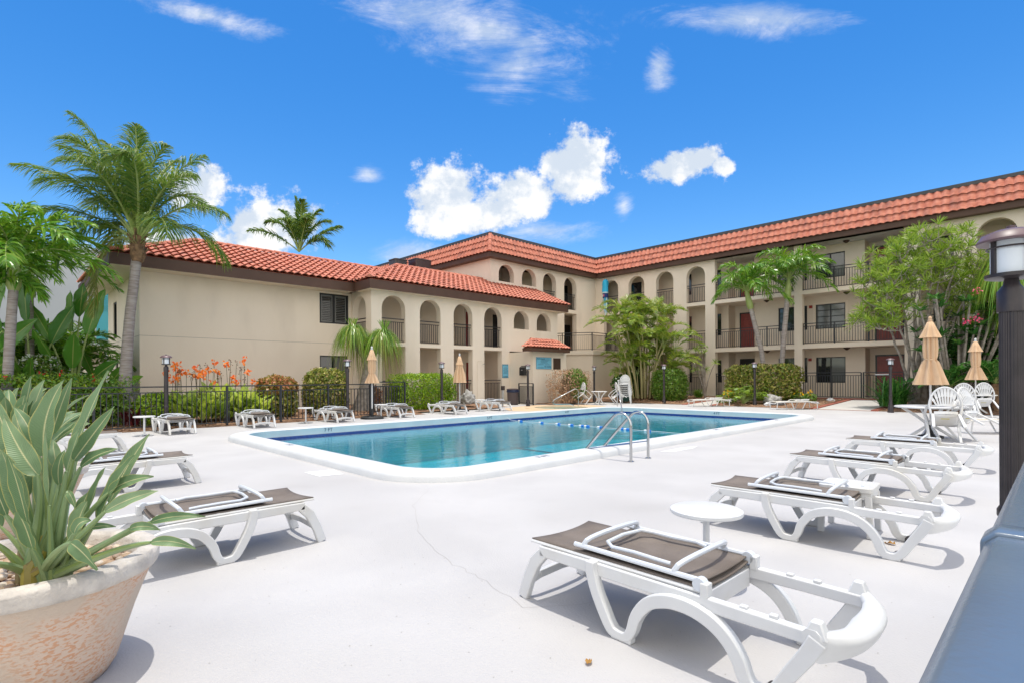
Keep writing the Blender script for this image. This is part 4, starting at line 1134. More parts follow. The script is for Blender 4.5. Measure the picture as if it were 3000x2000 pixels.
def resin_table(x, y, r, h, label, rz=0):
    t = thing('resin_table', label, 'table', (x, y, 0), rz, 'round white resin tables')
    MB().lathe([(.0,h),(r-.02,h),(r,h-.012),(r,h-.03),(r-.03,h-.04),(0,h-.03)],0,0,44).build('tabletop', M['white'], t, smooth=True)
    for k in range(4):
        a = k*math.pi/2+.5; c, s = math.cos(a), math.sin(a)
        pts = [(r*.80*c, r*.80*s, h-.04),(r*.45*c, r*.45*s, h*.72),(.10*c,.10*s,h*.48),(.08*c,.08*s,h*.36),(r*.35*c,r*.35*s,h*.2),(r*.66*c,r*.66*s,0)]
        m = MB()
        for p, q in zip(pts[:-1], pts[1:]): m.bar(p, q, .055, .045, up=(-s, c, 0))
        m.build('leg', M['white'], t, bevel=.006)
    return t
resin_table(15.3, 2.13, .68, .72, 'large round white resin table under the near closed tan umbrella at right')
resin_table(25.5, 2.25, .6, .72, 'round white resin table under the farther tan umbrella at right')
resin_table(22.85, 17.0, .42, .70, 'small round white resin table beside the spa handrail')

# ---- low white metal loungers with pale straps
def strap_lounger(x, y, rz, label, fold=True):
    t = thing('strap_lounger', label, 'lounger', (x, y, 0), rz, 'low tubular metal loungers with pale straps')
    m = MB()
    for sg in (-1, 1):
        m.tube([(-.95,sg*.28,.26),(-.9,sg*.30,.31),(-.5,sg*.30,.33),(.55,sg*.30,.33),(.9,sg*.30,.31),(.95,sg*.28,.26)], .019, 7)
    m.tube([(-.95,-.28,.26),(-.97,0,.25),(-.95,.28,.26)], .019, 7); m.tube([(.95,-.28,.26),(.97,0,.25),(.95,.28,.26)], .019, 7)
    fr = m.build('frame', M['white'], t, smooth=True)
    for x0, dx in ((-.86,-.02),(-.25,.12),(.35,-.12),(.86,.02)):
        l = MB(); l.tube([(x0,-.30,.30),(x0+dx,-.27,.03),(x0+dx,-.24,.012),(x0+dx,.24,.012),(x0+dx,.27,.03),(x0,.30,.30)], .018, 7); l.build('leg_hoop', M['white'], t, smooth=True)
    s = MB()
    for k in range(24): xx = -.85+k*.072; s.box(xx, xx+.055, -.295, .295, .325, .329)
    s.build('straps', M['slingw'], t)
    if fold:
        b = MB(); b.tube([(-.1,-.24,.36),(.0,-.26,.40),(.5,-.26,.40),(.62,-.1,.42),(.62,.1,.42),(.5,.26,.40),(0,.26,.40),(-.1,.24,.36)], .019, 7)
        b.build('folded_back_frame', M['white'], t, smooth=True)
        b = MB(); b.tube([(.15,-.26,.41),(.15,-.22,.47),(.15,.22,.47),(.15,.26,.41)], .011, 7); b.build('stay', M['lamp'], t)
        s = MB()
        for k in range(8): xx = .0+k*.07; s.box(xx, xx+.05, -.25, .25, .395, .399)
        s.build('back_straps', M['slingw'], t)
    return t
strap_lounger(24.6, 11.85, R(-45)+.1, 'low white tubular lounger before the small hedge gap, beyond the pool end')
strap_lounger(24.8, 8.15, R(-45)+.05, 'low white tubular lounger beside the mulch and brick-edged path')
strap_lounger(17.6, .95, R(-60), 'folded white tubular lounger behind the tipped chairs at right')

# ---- umbrellas, closed
def umbrella(x, y, label, H=2.72, tie=1.77, bot=1.2, rb=.28, flap=.19, bag=True, tied=True, seed=0, base_r=.0):
    t = thing('closed_umbrella', label, 'umbrella', (x, y, 0), 0, 'closed tan umbrellas')
    MB().lathe([(.022,.1),(.021,H-.1)],0,0,12).build('pole', M['white'], t, smooth=True)
    MB().lathe([(.0,H+.045),(.03,H+.03),(.038,H),(.026,H-.03),(.045,H-.045),(.045,H-.07),(0,H-.075)],0,0,14).build('finial', M['white'] if seed else M['canvas'], t, smooth=True)
    ph = seed*1.3
    fl = lambda th, z: 1 + .20*math.cos(8*th+ph+z*.6) + .06*math.cos(16*th+ph*2) + .05*math.cos(3*th+ph)
    if tied: prof = [(rb*.82,bot+.02),(rb,bot),(rb*.98,bot+.03),(rb*.78,bot+(tie-bot)*.4),(rb*.5,tie-.06),(.098,tie),(.118,tie+.07),(.128,tie+.25),(.118,H-.45),(.095,H-.30),(.05,H-.1)]
    else: prof = [(rb*.85,bot+.02),(rb,bot),(rb*.97,bot+.04),(rb*.8,bot+.4),(.14,H-.6),(.10,H-.35),(.05,H-.1)]
    c = MB().lathe(prof,0,0,64,flute=fl).build('canopy', M['canvas'], t, smooth=True, ang=80)
    f2 = lambda th, z: 1 + .16*math.cos(8*th+ph+1)*(1 if z < H-.15 else .3)
    MB().lathe([(flap*.9,H-.43),(flap,H-.445),(flap*.93,H-.42),(flap*.62,H-.27),(.055,H-.09),(.03,H-.075)],0,0,64,flute=f2).build('vent_flap', M['canvas'], t, smooth=True, ang=80)
    if tied:
        m = MB().lathe([(.108,tie-.02),(.118,tie-.015),(.118,tie+.015),(.108,tie+.02)],0,0,24); m.bar((-.06,-.11,tie+.02),(-.02,-.13,tie-.10),.03,.012); m.build('tie_strap', M['canvas'], t)
    if bag:
        MB().lathe([(.05,.0),(.055,.3),(.04,.36)],0,0,16).build('base_post', M['black'], t, smooth=True)
        vs = MB().lathe([(.0,.10),(.12,.12),(.28,.11),(.37,.06),(.38,.0),(0,0)],0,0,40,flute=lambda th,z: 1+.07*abs(math.sin(2*th)))
        vs.build('sand_bag', M['black'], t, smooth=True, ang=50)
    else:
        MB().lathe([(.24,.0),(.24,.05),(.06,.09),(.04,.3),(.0,.3)],0,0,24).build('base_post', M['black'], t, smooth=True)
    return t
umbrella(9.62, 17.0, 'closed tan umbrella with black sand bag behind the third lounger, by the ponytail palm', H=2.50, tie=1.62, bot=1.25, rb=.22, flap=.16, seed=1)
umbrella(14.35, 18.0, 'closed tan umbrella hanging loose, beside the bright green hedge', H=2.42, bot=1.22, rb=.25, flap=.15, tied=False, seed=2)
umbrella(15.3, 2.13, 'tall closed tan umbrella over the near round table at right', bag=False, H=2.70, rb=.28, seed=0)
umbrella(25.5, 2.25, 'smaller closed tan umbrella farther back at right, before the dark ferns', bag=False, H=2.70, rb=.27, tie=1.72, bot=1.25, flap=.19, seed=3)

# ---- lamp posts
def make_lamp(name, label, x, y, H=2.2, z=0, flutes=16, n=32):
    t = thing(name, label, 'lamp post', (x, y, z), .2, 'black courtyard lamp posts')
    MB().lathe([(.11,0),(.11,.03),(.095,.05),(.092,.22),(.078,.26),(.085,.28),(.085,.31),(.062,.35),(.055,.62),(.066,.64),(.066,.67),(.05,.70)],0,0,24).build('base', M['lamp'], t, smooth=True)
    h0 = H-.46
    MB().lathe([(.052,.66),(.052,h0)],0,0,96 if flutes > 16 else n,flute=lambda th,zz: 1+.035*math.cos(flutes*th)).build('shaft', M['lamp'], t, smooth=True, ang=60)
    MB().lathe([(.0,h0),(.062,h0),(.062,h0+.11),(.035,h0+.15),(.03,h0+.18),(.0,h0+.18)],0,0,n).build('collar', M['lamp'], t, smooth=True)
    z0 = h0+.18
    MB().lathe([(.0,z0),(.092,z0),(.112,z0+.006),(.112,z0+.025),(.0,z0+.025)],0,0,n).build('lantern_floor', M['lamp'], t, smooth=True)
    gl = MB().lathe([(.088,z0+.025),(.088,z0+.205)],0,0,n).build('glass', M['frost'], t, smooth=True)
    for k in range(4):
        a = k*math.pi/2+.6; MB().bar((.097*math.cos(a),.097*math.sin(a),z0+.02),(.097*math.cos(a),.097*math.sin(a),z0+.215),.02,.014,up=(math.cos(a),math.sin(a),0)).build('strut', M['lamp'], gl)
    m = MB()
    for zz in (z0+.165,): 
        pts = [(.102*math.cos(2*math.pi*k/32),.102*math.sin(2*math.pi*k/32),zz) for k in range(33)]; m.tube(pts,.005,5,cap=False)
    m.build('band', M['lamp'], gl)
    MB().lathe([(.0,z0+.20),(.10,z0+.20),(.146,z0+.195),(.148,z0+.205),(.125,z0+.24),(.07,z0+.262),(.02,z0+.27),(.02,z0+.285),(0,z0+.29)],0,0,n).build('cap', M['lampcap'], t, smooth=True)
    return t
lamps = [(3.49,17.42,'black lamp post at the far left, before the fence'), (8.95,17.50,'black lamp post left of the first umbrella, before the leafy bush'), (13.55,18.2,'black lamp post at the right end of the bright hedge'),
         (19.3,18.75,'black lamp post by the small railing and bin'), (25.2,19.1,'slim black lamp post behind the small spa table'), (25.75,14.9,'black lamp post before the round green hedge'), (26.1,10.3,'black lamp post before the variegated croton hedge'),
         (24.9,4.69,'black lamp post beside the brick-edged path and twisted tree')]
l0 = make_lamp('lamp_post', lamps[0][2], lamps[0][0], lamps[0][1], 2.1)
for x, y, lb in lamps[1:]: dup(l0, (x, y, 0.0), random.uniform(0,3), lb)
make_lamp('lamp_post', 'large black fluted lamp post with frosted lantern close at the right edge', 3.965, .20, 2.2, flutes=30, n=64)

# ---- fences
def fence(label, p0, p1, z, h, name='metal_fence', sp=.125, ps=1.57, cap=.05):
    a = V3((*p0,0)); b = V3((*p1,0)); Ln = (b-a).length; d = (b-a)/Ln; rz = math.atan2(d.y, d.x)
    t = thing(name, label, 'fence', (*p0, z), rz)
    MB().bar((0,0,h),(Ln,0,h),cap,.035).build('top_rail', M['rail'], t)
    MB().bar((0,0,h-.16),(Ln,0,h-.16),.028,.028).build('middle_rail', M['rail'], t)
    MB().bar((0,0,.08),(Ln,0,.08),.028,.028).build('bottom_rail', M['rail'], t)
    m = MB(); n = round(Ln/sp)
    for i in range(1, n): m.box(Ln*i/n-.010,Ln*i/n+.010,-.010,.010,.08,h-.16)
    m.build('pickets', M['rail'], t)
    k = max(1, round(Ln/ps))
    for i in range(k+1): MB().box(Ln*i/k-.028,Ln*i/k+.028,-.028,.028,0,h-.017).build('post', M['rail'], t)
    return t
fence('long dark metal fence between the far loungers and the flower bed', (-9.33,17.7), (9.95,17.72), .03, 1.18)
fence('short dark metal fence panel at the right end of the long fence', (10.0,17.72), (11.45,17.75), .12, 1.16)
fence('second dark fence panel standing behind the orange croton', (10.9,19.2), (12.5,19.2), .15, 1.12)
fence('small dark railing beside the brown bin and passage', (20.05,19.1), (20.6,20.7), .0, 1.12, sp=.12)
fence('dark gate panel closing the passage under the arcade', (20.92,21.78), (22.4,21.78), .1, 1.3, sp=.11)
# near rail at the right edge of the picture
t = thing('boundary_rail', 'broad shiny dark blue-grey rail running close along the right edge', 'fence', (0,.02,0))
def nearrail(x0, x1): 
    m = MB(); pts = [(-.08,-.022),(-.08,.010),(-.066,.022),(.044,.022),(.058,.010),(.058,-.022)]
    vs = [(x0,y,1.18+z-.022) for y,z in pts]+[(x1,y,1.18+z-.022) for y,z in pts]; n = 6
    return m.add(vs, [tuple(range(6)), tuple(range(11,5,-1))]+[(i,(i+1)%6,(i+1)%6+6,i+6) for i in range(6)])
nearrail(-2,1.02).build('top_rail', M['railnear'], t, smooth=True, ang=50); nearrail(1.025,3.45).build('top_rail', M['railnear'], t, smooth=True, ang=50)
m = MB(); pts = [(-.086,-.028),(-.086,.012),(-.070,.027),(.048,.027),(.064,.012),(.064,-.028)]
vs = [(.99,y,1.158+z) for y,z in pts]+[(1.055,y,1.158+z) for y,z in pts]; m.add(vs, [tuple(range(6)), tuple(range(11,5,-1))]+[(i,(i+1)%6,(i+1)%6+6,i+6) for i in range(6)])
m.build('joint_sleeve', M['railnear'], t, bevel=.004)
for z, nm in ((1.02,'middle_rail'),(.08,'bottom_rail')): MB().bar((-2,0,z),(3.45,0,z),.03,.03).build(nm, M['rail'], t)
m = MB()
for i in range(44): x = -2+.125*i; m.box(x-.008,x+.008,-.008,.008,.08,1.02)
m.build('pickets', M['rail'], t)
for x in (-2,-.5,1.0,2.5,3.42): MB().box(x-.028,x+.028,-.028,.028,0,1.13).build('post', M['rail'], t)

# ---- pool ladder and handrails
t = thing('pool_ladder', 'stainless steel pool ladder on the near edge of the pool', 'pool ladder', (7.9,5.04,0))
for x in (-.26,.27):
    pts = [(x,0,0),(x,0,.55)] + [(x,.20-.20*math.cos(math.pi*k/10*.78),.60+.20*math.sin(math.pi*k/10*.78)) for k in range(11)]
    e = pts[-1]; pts += [(x,e[1]+.30,e[2]-.30),(x,e[1]+.60,e[2]-.62),(x,1.13,-.0),(x,1.16,-.1),(x,1.16,-.7)]
    MB().tube(pts, .024, 12).build('rail', M['steel'], t, smooth=True, ang=60)
    MB().tube([(x,0,.30),(x,1.0,.12)], .010, 8).build('tie_bar', M['steel'], t, smooth=True)
    MB().lathe([(.055,0),(.055,.012),(.03,.02)],0,0,20).build('escutcheon', M['steel'], t, smooth=True, loc=(x,0,.0))
t = thing('pool_handrail', 'slanting stainless handrail by the pool corner steps', 'handrail', (20.45,14.2,0))
MB().tube([(0,0,0),(0,0,.72),(-.05,-.05,.80),(-.16,-.15,.82),(-.5,-.45,.60),(-.98,-.9,.12),(-1.1,-1.02,-.35)], .022, 10).build('rail', M['steel'], t, smooth=True, ang=60)
t = thing('spa_handrail', 'looped stainless handrail at the spa', 'handrail', (20.75,16.7,0))
MB().tube([(0,0,0),(0,0,.74),(-.06,.0,.84),(-.2,.06,.86),(-1.0,.42,.46),(-1.25,.52,.33),(-1.29,.54,.22),(-1.18,.5,.14),(-.5,.15,.12),(-.32,.05,.06),(-.30,.03,-.02)], .022, 10).build('rail', M['steel'], t, smooth=True, ang=60)
# lane rope with floats
t = thing('float_rope', 'rope with blue and white floats across the pool', 'rope', (13.1,10,0))
pts = [(0,3.78,.02),(0,3.6,-.06)] + [(.03*math.sin(k*1.1),3.3-k*.42,-.085) for k in range(17)] + [(0,-3.92,.0)]
MB().tube(pts, .007, 6).build('rope', M['white'], t)
for i, v in enumerate((3.1,2.12,1.38,.85,.42,.22,-.28,-1.05,-1.22,-1.9)):
    f = MB().tube([(0,v-.10,-.085),(0,v-.09,-.085),(0,v,-.085)], [.02,.036,.036], 12); o = f.build('float', M['floatblue'], t, smooth=True)
    MB().tube([(0,v+.001,-.085),(0,v+.09,-.085),(0,v+.10,-.085)], [.036,.036,.02], 12).build('white_half', M['white'], o, smooth=True)
# depth numbers painted on coping
def mark(s, x, y, z, rot, size, w=None): 
    o = text('depth_marking', s, size, (x,y,z), rot, M['ink'], None, .0004, w); o['kind'] = 'structure'; return o
for s, x in (('7 FT',6.5),('5 FT',12.31),('4 FT',16.44)): mark(s, x, PV1-.0-.004+.0, .04, (R(82),0,0), .13)
mark('4 FT', PU1-.002, 9.12, .04, (R(82),0,R(-90)), .13)
mark('7 FT', 6.35, 5.83, .1475, (0,0,R(0)), .16); mark('7 FT', 4.10, 10.4, .1475, (0,0,R(-90)), .14); mark('5 FT', 12.5, 5.83, .1475, (0,0,0), .14); mark('4 FT', 16.4, 5.83, .1475, (0,0,0), .14)

# ---- small things
t = thing('trash_bin', 'brown bin with a dark blue liner by the arcade pillar', 'bin', (19.55,20.1,0))
MB().lathe([(.25,0),(.27,.02),(.29,.70),(.29,.72)],0,0,40,flute=lambda th,z:1+.02*math.cos(20*th)).build('body', M['bin'], t, smooth=True, ang=60)
MB().lathe([(.295,.66),(.33,.70),(.31,.80),(.30,.80),(.30,.70)],0,0,36,flute=lambda th,z:1+.05*math.sin(5*th)).build('liner', M['navy'], t, smooth=True, ang=80)
MB().lathe([(.31,.80),(.33,.84),(.20,.87),(.17,.84),(.17,.80)],0,0,30).build('rim', M['bin'], t, smooth=True)
t = thing('mailbox', 'black metal box mounted on the passage wall', 'mailbox', (20.845,20.55,1.55))
MB().box(-.16,0,-.2,.2,0,.42).add([(-.16,-.2,.42),(0,-.2,.42),(0,.2,.42),(-.16,.2,.42),(0,-.2,.52),(0,.2,.52)],[(0,1,4),(2,3,5),(0,4,5,3)]).build('body', M['black'], t, bevel=.006)
MB().box(-.166,-.16,-.05,.05,.28,.30).build('slot', M['white'], t)
t = thing('spigot_box', 'small grey electric box and brown timer low on the pillar by the bin', 'utility box', (20.55,21.6,0))
MB().box(-.3,-.22,0,.1,0,.75).build('conduit', M['white'], t); MB().box(-.36,-.16,-.02,.1,.75,.98).build('box', M['bin'], t, bevel=.01)
# metal hatch outline on the pillar
t = thing('outdoor_shower', 'thin outdoor shower pipe with a head on the wide pillar', 'shower', (18.62,VA2-.02,.2))
MB().tube([(-.12,0,0),(-.12,0,2.05),(-.06,-.02,2.12),(.22,-.10,2.1),(.25,-.11,2.0)], .010, 6).build('pipe', M['wall'], t); MB().lathe([(.0,1.93),(.07,1.94),(.07,1.96),(.0,1.99)],.25,-.11,14).build('shower_head', M['steel'], t)
# windsock
t = thing('windsock', 'light blue tube windsock with navy band and trailing streamers hanging at the third-floor corner', 'windsock', (31.72,23.0,5.75))
MB().lathe([(.10,2.66),(.20,2.55),(.225,2.35),(.20,2.15),(.225,2.0),(.22,1.75)],0,0,24,flute=lambda th,z:1+.08*math.sin(3*th+z*4)).build('tube', M['sockblue'], t, smooth=True, ang=80)
MB().lathe([(.223,1.75),(.222,1.69),(.21,1.66)],0,0,24).build('white_band', M['sockpale'], t, smooth=True)
nb = MB().lathe([(.212,1.66),(.20,1.32)],0,0,24); o = nb.build('navy_band', M['socknavy'], t, smooth=True)
MB().box(-.222,-.205,-.05,.03,1.42,1.58).build('patch', M['sockpink'], o); MB().box(-.222,-.2,.06,.11,1.42,1.56).build('patch', M['sockpale'], o)
for k in range(9):
    a = k*2*math.pi/9; m = MB(); pts = []
    for i in range(8):
        s_ = i/7; pts.append(V3(((.19-.12*s_)*math.cos(a)+.03*math.sin(i+k), (.19-.12*s_)*math.sin(a)+.03*math.sin(i*1.3+k*2), 1.33-1.28*s_*(1-.12*(k%3)))))
    side = V3((-math.sin(a), math.cos(a), 0)); strip(m, pts, [.09]*7, side); m.build('streamer', M['sockblue'] if k % 2 else M['sockpale'], t)
MB().tube([(.0,0,2.66),(.0,.0,2.87)], .004, 4).build('cord', M['white'], t)
# rooftop machines
for x, y, z, w, d, h, mm, lb in ((17.0,27.0,7.37,.8,.8,.9,M['ac'],'grey ribbed air conditioner on the roof behind the ridge'), (18.25,26.6,7.37,1.1,.9,1.0,M['acrust'],'rusty brown air conditioner on the roof, right of the grey one')):
    t = thing('air_conditioner', lb, 'air conditioner', (x,y,z))
    MB().plate(XY, .0, h-.06, rrect(-w/2,w/2,-d/2,d/2,.12,5)).build('casing', mm, t, bevel=.01)
    MB().plate(XY, h-.06, h, rrect(-w/2-.03,w/2+.03,-d/2-.03,d/2+.03,.14,5)).build('top', M['ac'], t, bevel=.01)
    m = MB()
    for i in range(12): xx = -w/2+.08+(w-.16)*i/11; m.box(xx-.008,xx+.008,-d/2-.012,-d/2+.0,.05,h-.1)
    m.build('grille', M['ac'], t)
# coral rocks
def rock(x, y, z, r, label, seed, mtl=None):
    bm = bmesh.new(); bmesh.ops.create_icosphere(bm, subdivisions=4, radius=1)
    for v in bm.verts:
        p = v.co.copy(); n1_ = noise.noise(p*1.7+V3((seed,0,0))); n2_ = noise.noise(p*5+V3((seed,3,0)))
        v.co = Vector((p.x*r[0], p.y*r[1], max(-.3, p.z)*r[2])) * (1+.35*n1_+.22*n2_)
    me = bpy.data.meshes.new('rock'); bm.to_mesh(me); bm.free(); me.materials.append(mtl or M['rock'])
    o = bpy.data.objects.new('coral_rock', me); COL.objects.link(o); o.location = (x,y,z); tag(o, label, 'rock', 'garden rocks'); me.shade_smooth(); return o
rock(15.75,19.15,.38,(.34,.34,.42),'tall pitted coral rock beside the last far lounger',1)
rock(27.2,9.9,.22,(.5,.4,.3),'broad grey coral rock under the croton hedge',4); rock(26.2,9.75,.08,(.22,.16,.12),'small white stone beside the lamp post',6,M['white']); rock(29.3,7.95,.22,(.16,.16,.14),'round white stone near the path corner',8,M['white'])
t = thing('garden_hose', 'dark coiled hose lying in the mulch by the lamp post', 'hose', (26.5,9.4,.06))
pts = [((.5+.04*math.sin(k*.7))*math.cos(k*.35)*1.0, (.32+.03*math.sin(k*.9))*math.sin(k*.35), .03+.012*(k/18)) for k in range(90)]
MB().tube(pts, .016, 6).build('coil', M['hose'], t, smooth=True)
# green tub behind the stack
t = thing('green_tub', 'dark green tub half hidden behind the tipped chairs by the spa', 'tub', (25.8,17.3,0))
MB().lathe([(.22,0),(.30,.42),(.33,.42),(.33,.45),(.28,.45),(.2,.03),(0,.03)],0,0,24).build('body', mat('tub_green',(.02,.07,.06),.5), t, smooth=True)
# fallen leaves on the deck
def fallen(x, y, label, s=.05, rz=0):
    mb = MB(); blade(mb, (0,0,.012), (1,0,0), (0,0,1), s, s*.55, 6, curl=.15, fold=.5, wavy=.2); o = mb.build('fallen_leaf', M['fallen']); o.location = (x,y,0); o.rotation_euler = (0,0,rz); tag(o, label, 'leaf', 'fallen leaves'); return o
fallen(2.07, 1.62, 'single dry yellow leaf lying before the nearest lounger', .06, .4); fallen(5.35,.98,'dry brown leaf under the second right lounger',.09,1.2); fallen(5.6,.93,'curled dry leaf at the foot of the second right lounger',.07,2)
# ================================================================ PLANTS
def lp_obj(name, mb, m, parent, **k): return mb.build(name, m, parent, recalc=False, **k)
def trunk_mesh(path, radii, rings=True, n=14):
    m = MB(); pts = []; rr = []
    L_ = len(path)
    for i in range(L_-1):
        for k in range(6):
            t = k/6; pts.append(V3(path[i]).lerp(V3(path[i+1]), t)); r = radii[i]*(1-t)+radii[i+1]*t
            rr.append(r*(1+(.03 if k % 2 else -.01)*(1 if rings else 0)+random.uniform(-.01,.01)))
    pts.append(V3(path[-1])); rr.append(radii[-1])
    return m.tube(pts, rr, n)

# ---- tall coconut palm before the wing
P = thing('coconut_palm', 'tall wind-blown coconut palm with leaning grey trunk before the beige end wall', 'palm tree', (2.97, 20.6, 0), YAW)
H_ = 5.45
path = [(-.02,0,0),(0,0,.2),(.03,0,.45),(.06,0,1.2),(.12,0,2.2),(.22,0,3.4),(.36,0,4.5),(.47,0,H_)]
trunk_mesh(path, [.42,.31,.235,.18,.155,.142,.132,.14]).build('trunk', M['trunk'], P, smooth=True, ang=80)
C0 = V3((.49,0,H_+.25))
m = MB()
for k in range(26):
    a = k*2.4; z = H_-.25+.65*k/26; r = .13+.07*math.sin(k); m.bar((C0.x+.1*math.cos(a),.1*math.sin(a),z-.12),(C0.x+(.13+r*.8)*math.cos(a),(.13+r*.8)*math.sin(a),z+random.uniform(.1,.35)),.10,.02)
m.lathe([(.16,H_-.35),(.21,H_-.1),(.20,H_+.15),(.12,H_+.5),(.0,H_+.8)],.48,0,14); m.build('boot', M['husk'], P, smooth=False)
lf, rb, lfo = MB(), MB(), MB()
S_ = .0137
fr_list = [  # tip offset in metres (right, up), depth, control point (right, up)
 (-3.85,2.35,-.6,-1.7,2.6),(-2.9,3.75,.5,-1.2,3.4),(-1.7,3.9,-.8,-.7,3.6),(-.25,4.05,.4,-.15,3.2),(2.25,2.95,.3,1.0,3.0),(3.35,.75,-.3,1.9,2.1),
 (-3.65,.95,-.2,-2.0,1.6),(-1.15,-2.6,-.5,-1.5,.9),(1.4,1.6,1.6,.8,3.0),(-1.5,2.8,1.5,-.8,3.2),(.5,3.2,1.3,.5,3.4),(.45,2.0,-1.6,.5,3.9),(-.9,2.6,-1.9,-.5,3.4),
 (-3.1,1.6,1.6,-1.4,2.6),(2.4,-.5,1.4,1.7,1.8),(-2.4,3.0,-.4,-.9,3.2),(1.2,3.1,-.2,.4,3.3),(-1.9,1.4,-1.7,-1.0,2.6),(2.6,1.9,-.8,1.2,2.7),(-2.3,.2,1.8,-1.5,1.9),(-2.6,2.4,.9,-1.1,2.8),(-1.3,3.4,.2,-.6,3.3),(.4,3.6,-.6,.2,3.4),(-.6,1.8,-2.2,-.5,3.0),(.9,2.3,-1.6,.7,3.0),(-3.3,.3,.6,-1.8,1.4),(1.5,2.4,.7,.8,2.9),(1.9,-.2,-1.2,1.4,1.6)]
for i, (dx, dz, dy, cx_, cz_) in enumerate(fr_list):
    dx *= .90; p1 = C0 + V3((cx_*.9, dy*.45, cz_*.95)); p2 = C0 + V3((dx, dy, dz*.96))
    old = i in (7,)
    frond(lfo if old else lf, rb, bez(C0, p1*.88+C0*.12, p2, 12), n=90, ll=1.05 if not old else .85, lw=.029, droop=1.05, start=.16, ang=58, vee=.15, r0=.045, wind=V3((-.28,0,.05)), plume=.3)
lp_obj('leaflets', lf, M['lf_coco'], P); lp_obj('yellow_leaflets', lfo, M['lf_coco_old'], P); rb.build('rachis', M['shaft'], P)
m = MB()
for k in range(40):
    a = random.uniform(0,6.28); e = random.uniform(.1,1.2); p = C0+V3((0,0,-.1)); m.tube([p, p+V3((math.cos(a)*math.cos(e)*.4, math.sin(a)*math.cos(e)*.4-.1, math.sin(e)*.4)), p+V3((math.cos(a)*.6, math.sin(a)*.6-.1, math.sin(e)*.45-.1))], .008, 4)
m.build('flower_stalks', M['shaft'], P)

# ---- coconut palm far behind the roof
P = thing('coconut_palm', 'dark coconut palm crown rising behind the red roof ridge', 'palm tree', (15.7, 37.8, 0), YAW)
trunk_mesh([(0,0,0),(0,0,5),(0,0,10.2)], [.2,.16,.14]).build('trunk', M['trunk'], P)
C0 = V3((0,0,10.4)); lf, rb = MB(), MB()
for (dx,dz,dy,cx_,cz_) in ((-3.7,1.5,0,-2.0,1.8),(2.9,1.9,.5,1.6,1.6),(-.3,4.0,0,-.1,2.6),(1.5,3.0,.3,.8,2.8),(-1.5,3.1,.4,-.7,2.8),(-2.2,1.9,-.5,-1,2.6),(2.0,.4,-.3,1.6,1.5),(.6,3.4,-1,.3,2.8),(-1,2.6,1,-.6,2.5),(1.2,2,-1.4,.7,2.4),(-.6,1.8,-1.6,-.5,2.4),(.2,3.0,1.2,.2,2.8),(1.9,2.4,1,.9,2.5)):
    frond(lf, rb, bez(C0, C0+V3((cx_,dy*.4,cz_)), C0+V3((dx,dy,dz)), 9), n=80, ll=1.1, lw=.06, droop=.9, r0=.05, wind=V3((.2,0,0)), plume=.3)
lp_obj('leaflets', lf, M['lf_coco'], P); rb.build('rachis', M['shaft'], P)

# ---- foxtail-like palms with green crownshafts
def fox_palm(label, loc, path, r, sh, fl, nf=13, seed=0, lean=V3((0,0,0)), ll=.62, dens=34, wd=.055):
    random.seed(seed)
    t = thing('ornamental_palm', label, 'palm tree', loc, YAW, 'palms with smooth green crownshafts')
    trunk_mesh(path, [r*1.45]+[r]*(len(path)-2)+[r*.9]).build('trunk', M['trunk'], t, smooth=True, ang=80)
    top = V3(path[-1]); d = (V3(path[-1])-V3(path[-2])).normalized(); c = top + d*sh
    MB().tube([top-d*.02, top+d*sh*.15, top+d*sh*.6, c, c+d*.12], [r*1.0, r*1.45, r*1.25, r*.7, r*.4], 14).build('crownshaft', M['shaft'], t, smooth=True)
    lf, rb = MB(), MB()
    for i in range(nf):
        a = i*2.399963+seed; e = R(78 - 62*(i/(nf-1))) + random.uniform(-.08,.08); L_ = fl*random.uniform(.88,1.08)
        h = V3((math.cos(a), math.sin(a), 0))
        p1 = c + h*L_*.42*math.cos(e) + V3((0,0,L_*(.25+.55*math.sin(e)))) ; p2 = c + h*L_*(.55+.4*math.cos(e)) + V3((0,0,L_*(-.62+1.2*math.sin(e)))) + lean*L_
        frond(lf, rb, bez(c, p1, p2, 11), n=dens, ll=ll, lw=wd, droop=.8, start=.14, ang=62, vee=.3, r0=.026, plume=.7, jit=.2, wind=lean*.5)
    lp_obj('leaflets', lf, M['lf_adon'], t); rb.build('leaf_stalks', M['shaft'], t)
    return t
fox_palm('palm with pale trunk and green crownshaft at far left', (.32,19.9,0), [(-.1,0,0),(-.08,0,.6),(0,0,1.6),(.08,0,2.8),(.16,0,3.85)], .115, .75, 2.35, 15, 3, V3((.25,0,-.05)), ll=.72, dens=40, wd=.06)
fox_palm('palm cut by the left picture edge, its crownshaft lower', (-.2,20.2,0), [(0,0,0),(.02,0,1.5),(.05,0,3.0)], .13, .7, 2.1, 13, 5, V3((-.1,0,0)), ll=.7, dens=36, wd=.06)
fox_palm('palm with dark leaves behind the left crowns', (.9,23.5,0), [(0,0,0),(0,0,2),(0,0,4.1)], .12, .6, 2.4, 13, 8, V3((.15,0,-.1)), ll=.7, dens=34)
fox_palm('small palm with curved leaning trunk left of the pair before the balconies', (29.3,11.3,.2), [(.35,0,0),(.28,0,1.2),(.1,0,2.6),(-.25,0,4.0),(-.45,0,4.8)], .12, .9, 2.35, 17, 11, V3((.05,0,-.05)), ll=.7, dens=36)
fox_palm('taller palm with straight ringed trunk right of the pair before the balconies', (29.9,10.35,.2), [(-.12,0,0),(-.08,0,1.4),(.05,0,3.0),(.2,0,4.6),(.26,0,5.3)], .125, .95, 2.5, 19, 13, V3((.06,0,-.02)), ll=.75, dens=38)
random.seed(21)

